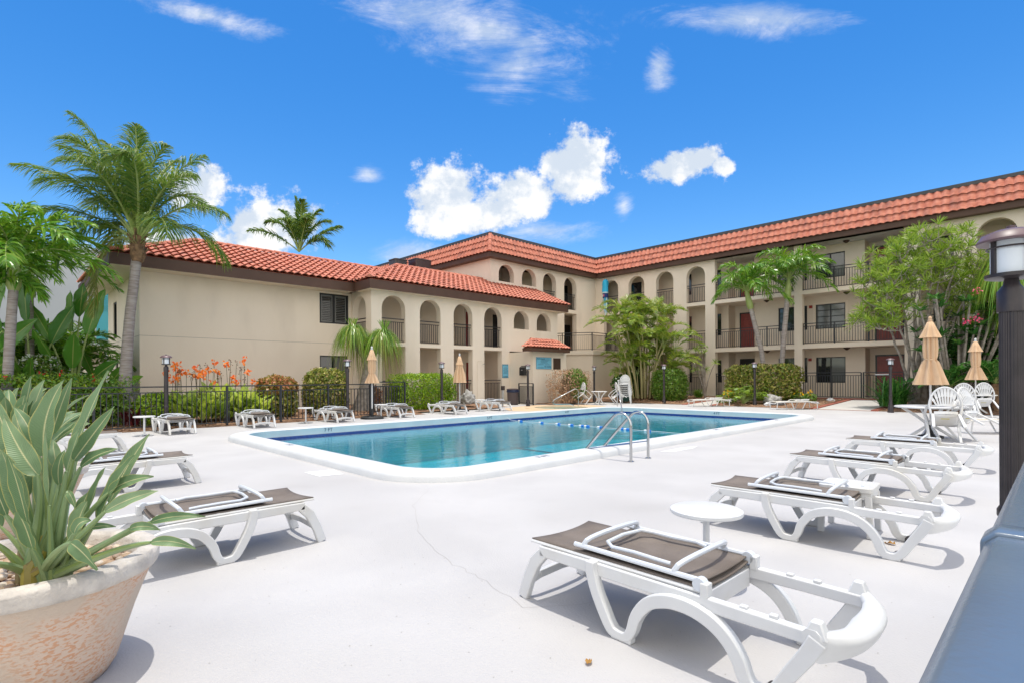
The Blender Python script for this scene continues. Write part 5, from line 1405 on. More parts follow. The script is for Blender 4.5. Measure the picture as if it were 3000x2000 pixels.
# ---- areca clump
P = thing('areca_palm', 'big clump of yellow-green areca palm canes beyond the pool corner', 'palm clump', (27.5,17.2,.2), YAW)
lf, rb, cn = MB(), MB(), MB()
for i in range(34):
    a = i*2.4; rr = .95*math.sqrt(i/34); b = V3((rr*math.cos(a), rr*math.sin(a)*.8, 0))
    hgt = [5.1,3.4,2.2,4.5,1.3,3.1,4.0,1.8,2.7][i % 9]*random.uniform(.85,1.03)
    top = V3((b.x*2.1+random.uniform(-.25,.25)+(.25 if i%3 else -.2), b.y*1.8, hgt))
    pth = bez(b, b+V3((b.x*.3,b.y*.3,hgt*.55)), top, 7); cn.tube(pth, [.045]*5+[.04,.03], 7)
    for j in range(5):
        a2 = random.uniform(0,6.28); h = V3((math.cos(a2), math.sin(a2), 0)); L_ = random.uniform(1.7,2.4); e = random.uniform(.35,1.35)
        frond(lf, rb, bez(top, top+h*L_*.3*math.cos(e)+V3((0,0,L_*(.35+.4*math.sin(e)))), top+h*L_*(.5+.45*math.cos(e))+V3((0,0,L_*(-.25+.75*math.sin(e)))), 8), n=46, ll=.58, lw=.030, droop=.4, start=.2, ang=60, vee=.35, r0=.014, plume=.25)
lp_obj('leaflets', lf, M['lf_areca'], P); rb.build('leaf_stalks', M['shaft'], P); cn.build('canes', mat('cane', (.30,.30,.12), .6, c2=(.40,.33,.16), scale=5, stretch=(1,1,4)), P)

# ---- clipped hedges and bushes
def bush(name, label, c, dims, n, size, m, shape=5., cat='bush', grp=None, seed=1, lump=.12, aspect=.5, core=True, up=.3, twigs=0, twm=None, extra=None):
    t = thing(name, label, cat, (c[0], c[1], c[2]-dims[2]/2), 0, grp)
    mb = MB(); bush_leaves(mb, (0,0,dims[2]/2), dims, n, size, shape, seed, lump, aspect=aspect, up=up)
    lp_obj('leaves', mb, m, t)
    if extra:
        mb = MB(); bush_leaves(mb, extra[0], extra[1], extra[2], size, 2.5, seed+3, .2, aspect=aspect); lp_obj('other_leaves', mb, extra[3], t)
    tw = MB()
    for k in range(twigs or 26):
        a = random.uniform(0,6.28); e = random.uniform(.5,1.4); q = V3((math.cos(a)*math.cos(e)*dims[0]*.48, math.sin(a)*math.cos(e)*dims[1]*.48, dims[2]*.9*math.sin(e)))
        tw.tube([(random.uniform(-.2,.2)*dims[0],random.uniform(-.2,.2)*dims[1],0), q*.5+V3((random.uniform(-.1,.1),0,.05)), q], [.02,.012,.005], 4)
    tw.build('stems', twm or M['bark'], t)
    return t
HG = 'clipped hedges and bushes round the pool'
bush('hedge', 'bright green clipped hedge behind the second closed umbrella', (13.5,19.5,.85), (2.9,1.5,1.52), 15000, .085, M['lf_hedge'], 7, 'hedge', HG, 2, .10)
bush('bush', 'dense dark-green leafy bush with bronze tips beside the first umbrella', (9.12,19.6,.92), (1.45,1.5,1.72), 9000, .12, M['lf_croton'], 3.4, 'bush', HG, 3, .14, up=.2)
bush('bush', 'copper-leaved bush right of the orange cannas', (7.3,19.6,.74), (1.25,1.4,1.45), 5500, .14, M['lf_croton'], 3, 'bush', HG, 5, .16, extra=((0,-.1,1.12),(1.25,1.35,.75),2600,M['lf_copper']))
bush('bush', 'small orange croton behind the end of the fence', (11.35,20.0,.62), (.7,.7,1.0), 1600, .12, M['lf_orange'], 2.4, 'bush', HG, 7, .25, aspect=.3)
bush('hedge', 'half-dead hedge by the pump house, brown twigs at left and green leaves at right', (22.0,18.3,.95), (2.7,1.3,1.72), 3200, .085, M['lf_dry'], 5, 'hedge', HG, 9, .15, twigs=340, twm=M['twig'], extra=((.35,-.05,.9),(1.2,1.25,1.68),6500,M['lf_dark']))
bush('hedge', 'rounded green hedge beyond the pool behind a lamp post', (27.4,15.5,.98), (1.7,1.7,1.72), 9500, .11, M['lf_dark'], 4.5, 'hedge', HG, 11, .10)
bush('hedge', 'wide variegated yellow and green croton hedge before the balconies', (28.9,11.0,1.1), (1.7,3.5,1.85), 13000, .15, M['lf_croton'], 5, 'hedge', HG, 13, .12)
bush('hedge', 'long green hedge dotted with red flowers at left behind the fence', (-1.9,19.9,.80), (9.2,1.7,1.55), 24000, .10, M['lf_dark'], 8, 'hedge', HG, 15, .12, extra=((.5,0,.95),(8.6,1.5,1.3),6000,M['lf_hedge']))
bush('bush', 'low bright green bush beside the far-left lamp post', (3.55,19.1,.5), (1.1,1.1,1.0), 2200, .11, M['lf_hedge'], 2.6, 'bush', HG, 17, .2)
bush('bush', 'white-flowering bush between the banana plants', (1.1,22.8,1.3), (1.3,1.3,1.8), 2500, .10, M['lf_dark'], 2.4, 'bush', HG, 18, .25, extra=((0,-.1,1.6),(1.0,1.0,.5),160,M['fl_white']))
# red blossoms on the left hedge
mb = MB()
for k in range(70):
    c = np.array([[random.uniform(-6,2.4), random.uniform(19.1,20.4), 1.5+random.uniform(-.1,.18)]]); leaves_np(mb, np.repeat(c,4,0)+rng.normal(size=(4,3))*.02, rnd_dirs(4), rnd_dirs(4), .06, .05)
lp_obj('red_blossoms', mb, M['fl_red'], None); o = bpy.data.objects['red_blossoms']; tag(o, 'small red blossoms scattered over the left hedge top', 'flowers', kind='stuff')

# ---- canna bed
P = thing('canna_plants', 'tall yellow-green canna plants with orange flowers before the beige wall', 'flower bed', (5.2,19.3,.05))
lf, st, fl, dr = MB(), MB(), MB(), MB()
for i in range(210):
    x, y = random.uniform(-1.35,1.45), random.uniform(-.9,.9); hh = random.uniform(.65,1.3)*(1-.18*abs(x))
    n_ = random.randint(4,6); a0 = random.uniform(0,6.28)
    for j in range(n_):
        a = a0+j*2.2; z = hh*(.15+.75*j/n_); h = V3((math.cos(a), math.sin(a), 0)); el = random.uniform(.8,1.35)
        d = h*math.cos(el)+V3((0,0,math.sin(el))); blade(lf, V3((x,y,z))+h*.03, d, V3((0,0,1))-h*.4, random.uniform(.32,.52), random.uniform(.12,.18), 6, curl=random.uniform(.2,.6), fold=.25)
    if i % 9 == 0: st.tube([(x,y,0),(x+random.uniform(-.05,.05),y,hh)], .012, 5)
for i in range(46):
    x, y = random.uniform(-1.25,1.3), random.uniform(-.6,.7); top = random.uniform(1.25,1.75) + (.25 if i % 5 == 0 else 0)
    p = V3((x+random.uniform(-.08,.08), y, top)); st.tube([(x,y,.5),((x+p.x)/2,y,top*.7),p], .007, 5)
    tgt, cnt, sz = (fl, 12, .12) if i % 2 == 0 else (dr, 9, .05)
    c = np.array([[p.x,p.y,p.z]]); sp_ = .05 if i % 2 == 0 else .03
    cc_ = np.repeat(c,cnt,0)+rng.normal(size=(cnt,3))*np.array([sp_*1.1,sp_*1.1,.055 if i%2==0 else .06]); leaves_np(tgt, cc_, rnd_dirs(cnt), rnd_dirs(cnt), sz, sz*.7)
lf_o = lp_obj('leaves', lf, M['lf_canna'], P); st.build('stalks', M['stalk'], P); lp_obj('petals', fl, M['fl_orange'], P); lp_obj('spent_flowers', dr, M['fl_dry'], P)

# ---- ponytail palm
def straps(mb, c, n, L_, drop, w=.022, up=.35, m=8):
    for i in range(n):
        a = random.uniform(0,6.28); e = random.uniform(-.1,1.35); h = V3((math.cos(a), math.sin(a), 0)); l = L_*random.uniform(.75,1.1)
        p0 = V3(c)+h*.04; p1 = p0 + h*l*.40*math.cos(e) + V3((0,0,l*(up*math.sin(e)+.05))); p2 = p1 + h*l*.16*math.cos(e) + V3((0,0,-l*drop*random.uniform(.6,1.05)))
        pts = bez(p0, p1+V3((0,0,.1*l)), p2, m); strip(mb, pts, [w*(1-.5*k/m) for k in range(m)], V3((-h.y,h.x,0)))
P = thing('ponytail_palm', 'ponytail palm with swollen forked trunk and two drooping heads', 'palm tree', (10.85,19.75,.1), YAW)
MB().tube([(-.15,0,-.1),(-.12,0,.1),(-.08,0,.5),(-.02,0,1.0),(.05,0,1.5),(.12,0,1.9)], [.50,.40,.27,.18,.15,.14], 16).tube([(.10,0,1.8),(-.05,0,2.2),(-.35,0,2.55),(-.45,0,2.8)], [.12,.09,.08,.07], 10).tube([(.12,0,1.8),(.35,0,2.2),(.62,0,2.6),(.70,0,2.75)], [.12,.08,.075,.06], 10).tube([(.1,0,1.9),(.15,0,2.2),(.15,.1,2.5)], [.09,.06,.05], 8).build('trunk', M['bark'], P, smooth=True)
lf, od = MB(), MB()
straps(lf, (-.45,0,3.15), 520, 1.75, .85); straps(lf, (.72,0,3.0), 480, 1.65, .85); straps(lf, (.15,.1,2.5), 110, .9, .6)
straps(od, (-.42,0,2.85), 70, 2.0, 1.05, up=.1); straps(od, (.70,0,2.75), 90, 2.0, 1.1, up=.1)
for c in ((-.5,0,3.15),(.8,0,3.05)):
    for k in range(26):
        h = V3((random.uniform(-.35,.35),random.uniform(-.3,.3),1)).normalized(); pts = bez(c, V3(c)+h*.4, V3(c)+h*.7+V3((random.uniform(-.2,.1),0,-.05)), 6); strip(lf, pts, [.02]*6, V3((1,0,0)))
lp_obj('strap_leaves', lf, M['lf_pony'], P); lp_obj('old_leaves', od, M['lf_coco_old'], P)
P = thing('ponytail_palm', 'large drooping ponytail palm mass behind the big lamp post', 'palm tree', (27.9,1.55,.2), YAW)
MB().tube([(0,0,0),(0,0,1.0),(.1,0,2.6),(.3,0,4.4)], [.6,.3,.22,.15], 12).build('trunk', M['bark'], P, smooth=True)
lf = MB()
for c in ((.3,0,5.9),(-.25,-.3,5.0),(.9,.2,5.3),(.2,-.5,4.2),(1.2,-.2,4.1)): straps(lf, c, 520, 2.3, .9, w=.035)
lp_obj('strap_leaves', lf, M['lf_pony'], P)

# ---- branching dracaena tree
P = thing('dracaena_tree', 'many-stemmed tree with spiky leaf tufts and bare grey branches at right', 'tree', (28.3,4.3,.2), YAW)
br, lf = MB(), MB(); nodes = []
for k in range(13):
    a = -1.3+2.6*k/12; b = V3((.25*math.sin(a*2), random.uniform(-.3,.3), 0)); top = V3((2.0*math.sin(a)+random.uniform(-.2,.2)+.35, random.uniform(-1.0,1.0), 5.9*math.cos(a*.55)+random.uniform(-.5,.3)))
    ctrl = V3((top.x*.30+random.uniform(-.3,.3), top.y*.4, top.z*.45)); pth = bez(b, ctrl, top, 12); pth = [p+V3((random.uniform(-.06,.06),random.uniform(-.06,.06),0)) for p in pth]
    br.tube(pth, [.075-.05*i/11 for i in range(12)], 7); nodes += [(p, i) for i, p in enumerate(pth) if i > 2]
br.tube([(0,0,-.1),(0,0,.3),(.05,0,1.2)], [.42,.34,.18], 12)
tufts = []
while len(tufts) < 500:
    a = random.uniform(-1.75,1.75); rad = random.uniform(.25,1.12)**.5
    p = V3((2.55*rad*math.sin(a)+.3+random.uniform(-.2,.2), random.uniform(-1.3,1.1), 3.2+3.9*rad*math.cos(a*.9)))
    if p.z < 1.2 or p.z > 7.4: continue
    if p.x > 1.5 and p.z < 3: continue
    tufts.append(p)
for p in tufts:
    cand = [q for q in nodes if q[0].z < p.z+.3] or nodes
    q = min(cand, key=lambda q: (q[0]-p).length + max(0, q[0].z-p.z+.3)*2)[0]
    mid = (q+p)/2 + V3((random.uniform(-.12,.12), random.uniform(-.12,.12), -.18)); pth = bez(q, mid, p, 5); br.tube(pth, [.02,.017,.014,.012,.011], 5)
    nodes.append((pth[2], 5))
    d0 = (p-mid).normalized(); s0 = random.uniform(.32,.48)
    for j in range(24):
        d = V3((random.gauss(0,1), random.gauss(0,1), random.gauss(0,1))).normalized()*1.0 + d0*.75 + V3((0,0,.15)); d.normalize(); sd = d.orthogonal().normalized(); sd.rotate(Matrix.Rotation(random.uniform(0,3),3,d))
        strip(lf, [p, p+d*s0*.5, p+d*s0*.8+V3((0,0,-.02)), p+d*s0+V3((0,0,-.05))], [.018,.027,.018], sd)
br.build('branches', M['bark'], P, smooth=True); lp_obj('leaf_tufts', lf, M['lf_spike'], P)
# small thin dracaena by the hedge
P = thing('dracaena_shrub', 'thin dracaena with sparse tufts beside the round hedge', 'shrub', (29.4,14.4,.2), YAW)
br, lf = MB(), MB()
for k in range(9):
    p = V3((random.uniform(-.9,.9), random.uniform(-.5,.5), random.uniform(1.4,3.1))); br.tube(bez((0,0,0),(p.x*.2,p.y*.3,p.z*.6),p,6), [.045,.04,.032,.026,.022,.018], 6)
    for j in range(26):
        d = V3((random.gauss(0,1), random.gauss(0,1), random.gauss(.5,1))).normalized(); strip(lf, [p, p+d*.2, p+d*.36+V3((0,0,-.04))], [.02,.02], d.orthogonal())
br.build('branches', M['bark'], P); lp_obj('leaf_tufts', lf, M['lf_spike'], P)

# ---- plumeria, cycads and dark planting at right
def rosette(lf, c, n, L_, W, el0=.2, el1=1.1, curl=.3, up=V3((0,0,1))):
    for j in range(n):
        a = j*2.4+random.uniform(-.2,.2); e = random.uniform(el0, el1); h = V3((math.cos(a), math.sin(a), 0))
        blade(lf, V3(c)+h*.03, h*math.cos(e)+V3((0,0,math.sin(e))), V3((0,0,1))-h*.5, L_*random.uniform(.8,1.1), W, 6, curl=curl, fold=.15)
P = thing('plumeria', 'plumeria with glossy dark leaves and pink flowers behind the umbrellas', 'tree', (27.2,2.9,.2), YAW)
lf, br, fl = MB(), MB(), MB()
M['lf_plumb'] = leafmat('plumeria_broad', [(.02,.10,.02),(.045,.16,.03),(.09,.22,.035)], .22, .18, .8, blade=((.03,.12,.02),(.12,.25,.05)))
for k in range(40):
    p = V3((random.uniform(-1.7,1.6), random.uniform(-.9,.6), random.uniform(1.9,4.2))); br.tube(bez((p.x*.2,0,0),(p.x*.6,p.y*.4,p.z*.4),p,6), [.07,.06,.05,.045,.04,.035], 6); rosette(lf, p, 15, .42, .13)
for p in ((-.15,-1.0,4.35),(-.55,-1.0,3.2),(-.2,-1.05,3.3)):
    cc_ = np.repeat(np.array([p]),18,0)+rng.normal(size=(18,3))*np.array([.08,.06,.06]); leaves_np(fl, cc_, rnd_dirs(18), rnd_dirs(18), .09, .05)
lp_obj('leaves', lf, M['lf_plumb'], P); br.build('branches', M['bark'], P); lp_obj('flowers', fl, M['fl_pink'], P)
def cycad(x, y, z, label, n, L_, ll, trunk=.4, seed=0):
    random.seed(seed); t = thing('cycad', label, 'cycad', (x,y,z), 0, 'dark green cycads at right')
    lf, rb = MB(), MB(); c = V3((0,0,trunk))
    for j in range(n):
        a = j*2.4; e = random.uniform(.15,1.25); h = V3((math.cos(a), math.sin(a), 0)); l = L_*random.uniform(.85,1.1)
        frond(lf, rb, bez(c, c+h*l*.5*math.cos(e)+V3((0,0,l*(.2+.5*math.sin(e)))), c+h*l*(.45+.5*math.cos(e))+V3((0,0,l*(-.1+.7*math.sin(e)))), 8), n=34, ll=ll, lw=.045, droop=.25, start=.12, ang=68, vee=.5, r0=.012)
    MB().tube([(0,0,-.1),(0,0,trunk)], [.14,.12], 10).build('trunk', M['husk'], t); lp_obj('leaflets', lf, M['lf_fern'], t); rb.build('leaf_stalks', M['shaft'], t)
for i, (x, y, tr, lb) in enumerate(((26.7,3.2,.8,'cycad just right of the twisted tree trunks'),(26.8,1.8,1.0,'cycad behind the farther tan umbrella, middle of the row'),(26.9,.4,1.1,'cycad low behind the farther table'),(28.3,2.6,1.5,'taller cycad behind the first row of fronds'),(28.2,.9,1.6,'taller cycad left of the drooping ponytail leaves'),(26.6,-.8,.8,'cycad cut by the big lamp post'))):
    cycad(x, y, .1, lb, 30, 1.5, .30, tr, 40+i)
random.seed(77)
bush('bush', 'dark leafy thicket behind the cycads at right', (30.0,1.2,1.9), (2.2,5.6,3.6), 12000, .22, M['lf_plum'], 3, 'bush', HG, 31, .2)
bush('bush', 'dark shrub at the foot of the areca clump', (28.6,19.0,.9), (2.0,1.8,1.6), 3500, .16, M['lf_plum'], 2.6, 'bush', HG, 33, .2)
# strappy ground plants
def tuft(name, x, y, z, n, L_, w, m, label, cat='plant', grp=None, el=(.5,1.4)):
    t = thing(name, label, cat, (x,y,z), 0, grp); mb = MB()
    for i in range(n):
        a = random.uniform(0,6.28); e = random.uniform(*el); h = V3((math.cos(a), math.sin(a), 0)); l = L_*random.uniform(.6,1.1); b = V3((random.uniform(-.25,.25)*L_, random.uniform(-.25,.25)*L_, 0))
        strip(mb, bez(b, b+h*l*.3*math.cos(e)+V3((0,0,l*math.sin(e)*.8)), b+h*l*(.8*math.cos(e)+.1)+V3((0,0,l*math.sin(e)*.75)), 6), [w]*6, V3((-h.y,h.x,0)))
    lp_obj('leaves', mb, m, t); return t
GG = 'low grassy plants in the beds'
tuft('lily_plant', 4.05, 20.6, .05, 60, .7, .03, M['lf_hedge'], 'grassy lily clump at the foot of the beige corner', grp=GG)
tuft('lily_plant', 3.6, 21.3, .05, 50, .6, .035, M['lf_dark'], 'darker lily clump between the palm trunk and the corner', grp=GG)
tuft('lily_plant', 29.6, 14.9, .2, 160, .7, .03, M['lf_dark'], 'dark grassy clump right of the round hedge', grp=GG)
tuft('lily_plant', 28.5, 9.4, .2, 120, .5, .03, M['lf_dark'], 'low grassy clump under the right end of the croton hedge', grp=GG)
tuft('dracaena_skirt', 26.9, 5.0, .15, 260, 1.6, .05, M['lf_fern'], 'dark spiky leaves crowding the foot of the twisted tree', el=(.3,1.5))
tuft('cordyline', 1.55, 21.9, .9, 90, .75, .06, M['lf_red'], 'tall dark red cordyline above the left hedge', grp='dark red cordylines', el=(.4,1.5))
tuft('cordyline', 2.15, 21.6, .75, 70, .6, .06, M['lf_red'], 'shorter dark red cordyline right of the taller one', grp='dark red cordylines', el=(.4,1.5))
tuft('cordyline', 2.9, 18.9, .1, 50, .7, .05, M['lf_red'], 'small red-purple plant beside the far-left lamp post', grp='dark red cordylines', el=(.4,1.5))
# yellow flowers and philodendron before the croton hedge
P = thing('philodendron', 'bright philodendron with deeply cut leaves by the lamp post', 'plant', (26.45,11.0,.05), YAW); lf, st = MB(), MB()
for k in range(46):
    a = random.uniform(0,6.28); h = V3((math.cos(a), math.sin(a), 0)); e = random.uniform(.3,1.4); l = random.uniform(.45,.95)
    q = V3((0,0,.05))+h*l*math.cos(e)+V3((0,0,l*math.sin(e)*.9)); st.tube(bez((0,0,0),(h.x*.1,h.y*.1,q.z*.7),q,4), .008, 4)
    nd = (h*.8+V3((0,0,.1))).normalized()
    frond(lf, st, bez(q, q+nd*.2+V3((0,0,.03)), q+nd*.42+V3((0,0,-.10)), 6), n=9, ll=.26, lw=.055, droop=.2, start=.0, ang=75, vee=.15, r0=.006)
lp_obj('leaves', lf, M['lf_philo'], P); st.build('stems', M['shaft'], P)
def flowers(x, y, z, label, n, r, seed):
    t = thing('yellow_flowers', label, 'flowers', (x,y,z), 0, 'small yellow flowering plants'); lf, fl = MB(), MB()
    bush_leaves(lf, (0,0,.2), (r*2,r*2,.5), 500, .09, 2.2, seed, .3); lp_obj('leaves', lf, M['lf_dark'], t)
    for k in range(n):
        c = np.array([[random.uniform(-r,r)*.8, random.uniform(-r,r)*.8, random.uniform(.3,.6)]]); leaves_np(fl, np.repeat(c,6,0)+rng.normal(size=(6,3))*.02, rnd_dirs(6), rnd_dirs(6), .08, .06)
    lp_obj('petals', fl, M['fl_yellow'], t)
flowers(26.6,11.9,.1,'yellow flowers at the left foot of the croton hedge',16,.5,5); flowers(28.3,8.6,.15,'yellow flowers before the ground-floor railing, nearer the path',7,.35,6); flowers(28.5,9.1,.15,'yellow flowers beside the driftwood before the railing',7,.35,7)

# ---- banana and traveller's palms at left
def bigleaf_plant(label, x, y, z, leaves, seed, cat='banana plant'):
    random.seed(seed); t = thing('banana_plant', label, cat, (x,y,z), YAW, 'banana-like plants at left'); lf, st = MB(), MB()
    for (dx, dz, dy, L_, W, tilt) in leaves:
        base = V3((0,0,0)); q = V3((dx, dy, dz)); st.tube(bez(base, (dx*.35,dy*.4,dz*.6), q, 6), [.05,.045,.04,.035,.03,.022], 7)
        d = (q - V3((dx*.35,dy*.4,dz*.6))).normalized(); face = V3((tilt, -1, .35)).normalized()
        e = q + d*L_ + V3((dx*.15, 0, -.10*L_)); blade_path(lf, (q, q+d*L_*.55, e), W, face, 13, fold=.22, wavy=.05, power=.8)
    lp_obj('leaves', lf, M['lf_banana'], t); st.build('stalks', M['shaft'], t); return t
bigleaf_plant('tall banana plant with broad upright leaves beside the end wall', 1.9, 22.6, .3, [(.5,2.6,0,1.7,.55,.2),(-.1,2.7,.1,1.5,.5,-.4),(-.7,2.4,0,1.6,.55,-.5),(.25,1.5,-.3,1.3,.5,.5),(-.3,1.6,-.3,1.4,.55,-.6),(.9,1.2,-.2,1.0,.4,.8),(.0,3.2,.3,1.3,.5,0)], 3)
bigleaf_plant('banana plant with short paddle leaves left of the tall one', .9, 23.0, .4, [(-.8,1.0,-.2,1.7,.5,-.3),(.05,.8,-.3,1.4,.42,0),(.25,.8,-.3,1.3,.38,.3),(-1.5,2.2,0,1.6,.5,-.6),(-.9,2.6,0,1.7,.5,-.5),(-.2,2.9,.1,1.6,.5,-.2),(.5,2.2,.2,1.5,.5,.4)], 4)
bigleaf_plant('banana plant with split leaves behind the far-left trunks', -.6, 23.2, .3, [(-.8,2.6,0,1.8,.5,-.6),(-.2,3.0,.1,1.7,.5,-.2),(.6,2.7,0,1.8,.5,.4),(1.1,2.0,0,1.5,.5,.6),(.8,1.1,-.2,1.4,.45,.5),(-.9,1.6,-.2,1.6,.5,-.5),(.1,1.7,-.2,1.5,.5,.1)], 5)
bigleaf_plant('drooping banana leaf clump at the foot of the end wall', 2.75, 23.4, .3, [(.5,1.0,-.2,.9,.35,.6),(.9,.9,-.2,.8,.32,.8),(-.3,1.3,0,1.1,.4,-.3)], 6)
random.seed(5)
for (x_, y_, l_, tr_, n_, lb_) in ((.35,24.6,2.7,1.5,44,'feathery palm clump behind the banana plants, nearest the white building'),(1.9,25.2,2.5,1.8,40,'feathery palm clump beside the upper end-wall window'),(-1.6,23.4,2.6,1.2,40,'feathery palm clump behind the far-left trunks')):
    t_ = thing('feather_palm', lb_, 'palm clump', (x_, y_, .2), YAW, 'feathery palms filling the left corner'); lf, rb = MB(), MB(); c_ = V3((0,0,tr_))
    for j in range(n_):
        a = j*2.4; e = random.uniform(.25,1.35); h = V3((math.cos(a), math.sin(a), 0)); l = l_*random.uniform(.75,1.1); c2_ = V3((random.uniform(-.4,.4),random.uniform(-.3,.3),tr_*random.uniform(.3,1.2)))
        frond(lf, rb, bez(c2_, c2_+h*l*.35*math.cos(e)+V3((0,0,l*(.3+.4*math.sin(e)))), c2_+h*l*(.5+.4*math.cos(e))+V3((0,0,l*(-.3+.8*math.sin(e)))), 8), n=34, ll=.62, lw=.05, droop=.6, start=.14, ang=62, vee=.3, r0=.016, plume=.3)
    MB().tube([(0,0,-.2),(0,0,tr_)], [.12,.09], 8).build('trunk', M['trunk'], t_); lp_obj('leaflets', lf, M['lf_adon'], t_); rb.build('leaf_stalks', M['shaft'], t_)
bush('bush', 'tall dark thicket closing the view at far left', (-1.5,25.5,1.6), (6.5,2.2,3.4), 8000, .26, M['lf_plum'], 3, 'bush', HG, 41, .25)

# ---- planters with bird-of-paradise
def pot(t, r, h, rim):
    MB().lathe([(.0,0),(r*.60,0),(r*.66,.05),(r*.80,h*.5),(r*.94,h-.09),(r*.95,h-.08)],0,0,72,flute=lambda th,z:1+.012*noise.noise(V3((math.cos(th)*3,math.sin(th)*3,z*5)))).build('bowl', M['pot'], t, smooth=True, ang=60)
    MB().lathe([(r*.94,h-.085),(r*.985,h-.08),(r*1.0,h-.06),(r*1.005,h-.02),(r*.985,h),(r*.86,h+.004),(r*.82,h-.02),(r*.80,h-.10),(.0,h-.09)],0,0,96,flute=lambda th,z:1+.014*noise.noise(V3((math.cos(th)*4,math.sin(th)*4,z*4+2)))).build('rim', M['potrim'], t, smooth=True, ang=60)
def pebbles(t, r, h, n):
    vs = []; fs = []; mb = MB()
    base = [(x,y,z) for x in (-1,1) for y in (-1,1) for z in (-1,1)]
    bm = bmesh.new(); bmesh.ops.create_icosphere(bm, subdivisions=2, radius=1); bv = [v.co.copy() for v in bm.verts]; bf = [tuple(v.index for v in f.verts) for f in bm.faces]; bm.free()
    for k in range(n):
        rr = r*math.sqrt(random.random()); a = random.uniform(0,6.28); s = random.uniform(.014,.034); rot = Matrix.Rotation(random.uniform(0,3),3,'Z') @ Matrix.Rotation(random.uniform(-.4,.4),3,'X')
        c = V3((rr*math.cos(a), rr*math.sin(a), h-.078+random.uniform(0,.02)))
        mb.add([c + rot @ V3((v.x*s, v.y*s*.75, v.z*s*.55)) for v in bv], bf)
    o = mb.build('pebbles', M['pebble'], t, smooth=True, ang=80, recalc=False); o['kind'] = 'stuff'
def strel_leaf(lf, st, base, mid, neck, ctrl, tip, W, nrm, r=.017, fold=.35, wavy=.05):
    st.tube(bez3(base, mid, V3(neck)*.7+V3(mid)*.3, neck, 10), [r*1.7,r*1.5,r*1.3,r*1.15,r,r*.9,r*.8,r*.7,r*.6,r*.5], 8)
    blade_path(lf, (neck, ctrl, tip), W, nrm, 22, fold=fold, wavy=wavy, power=.72)
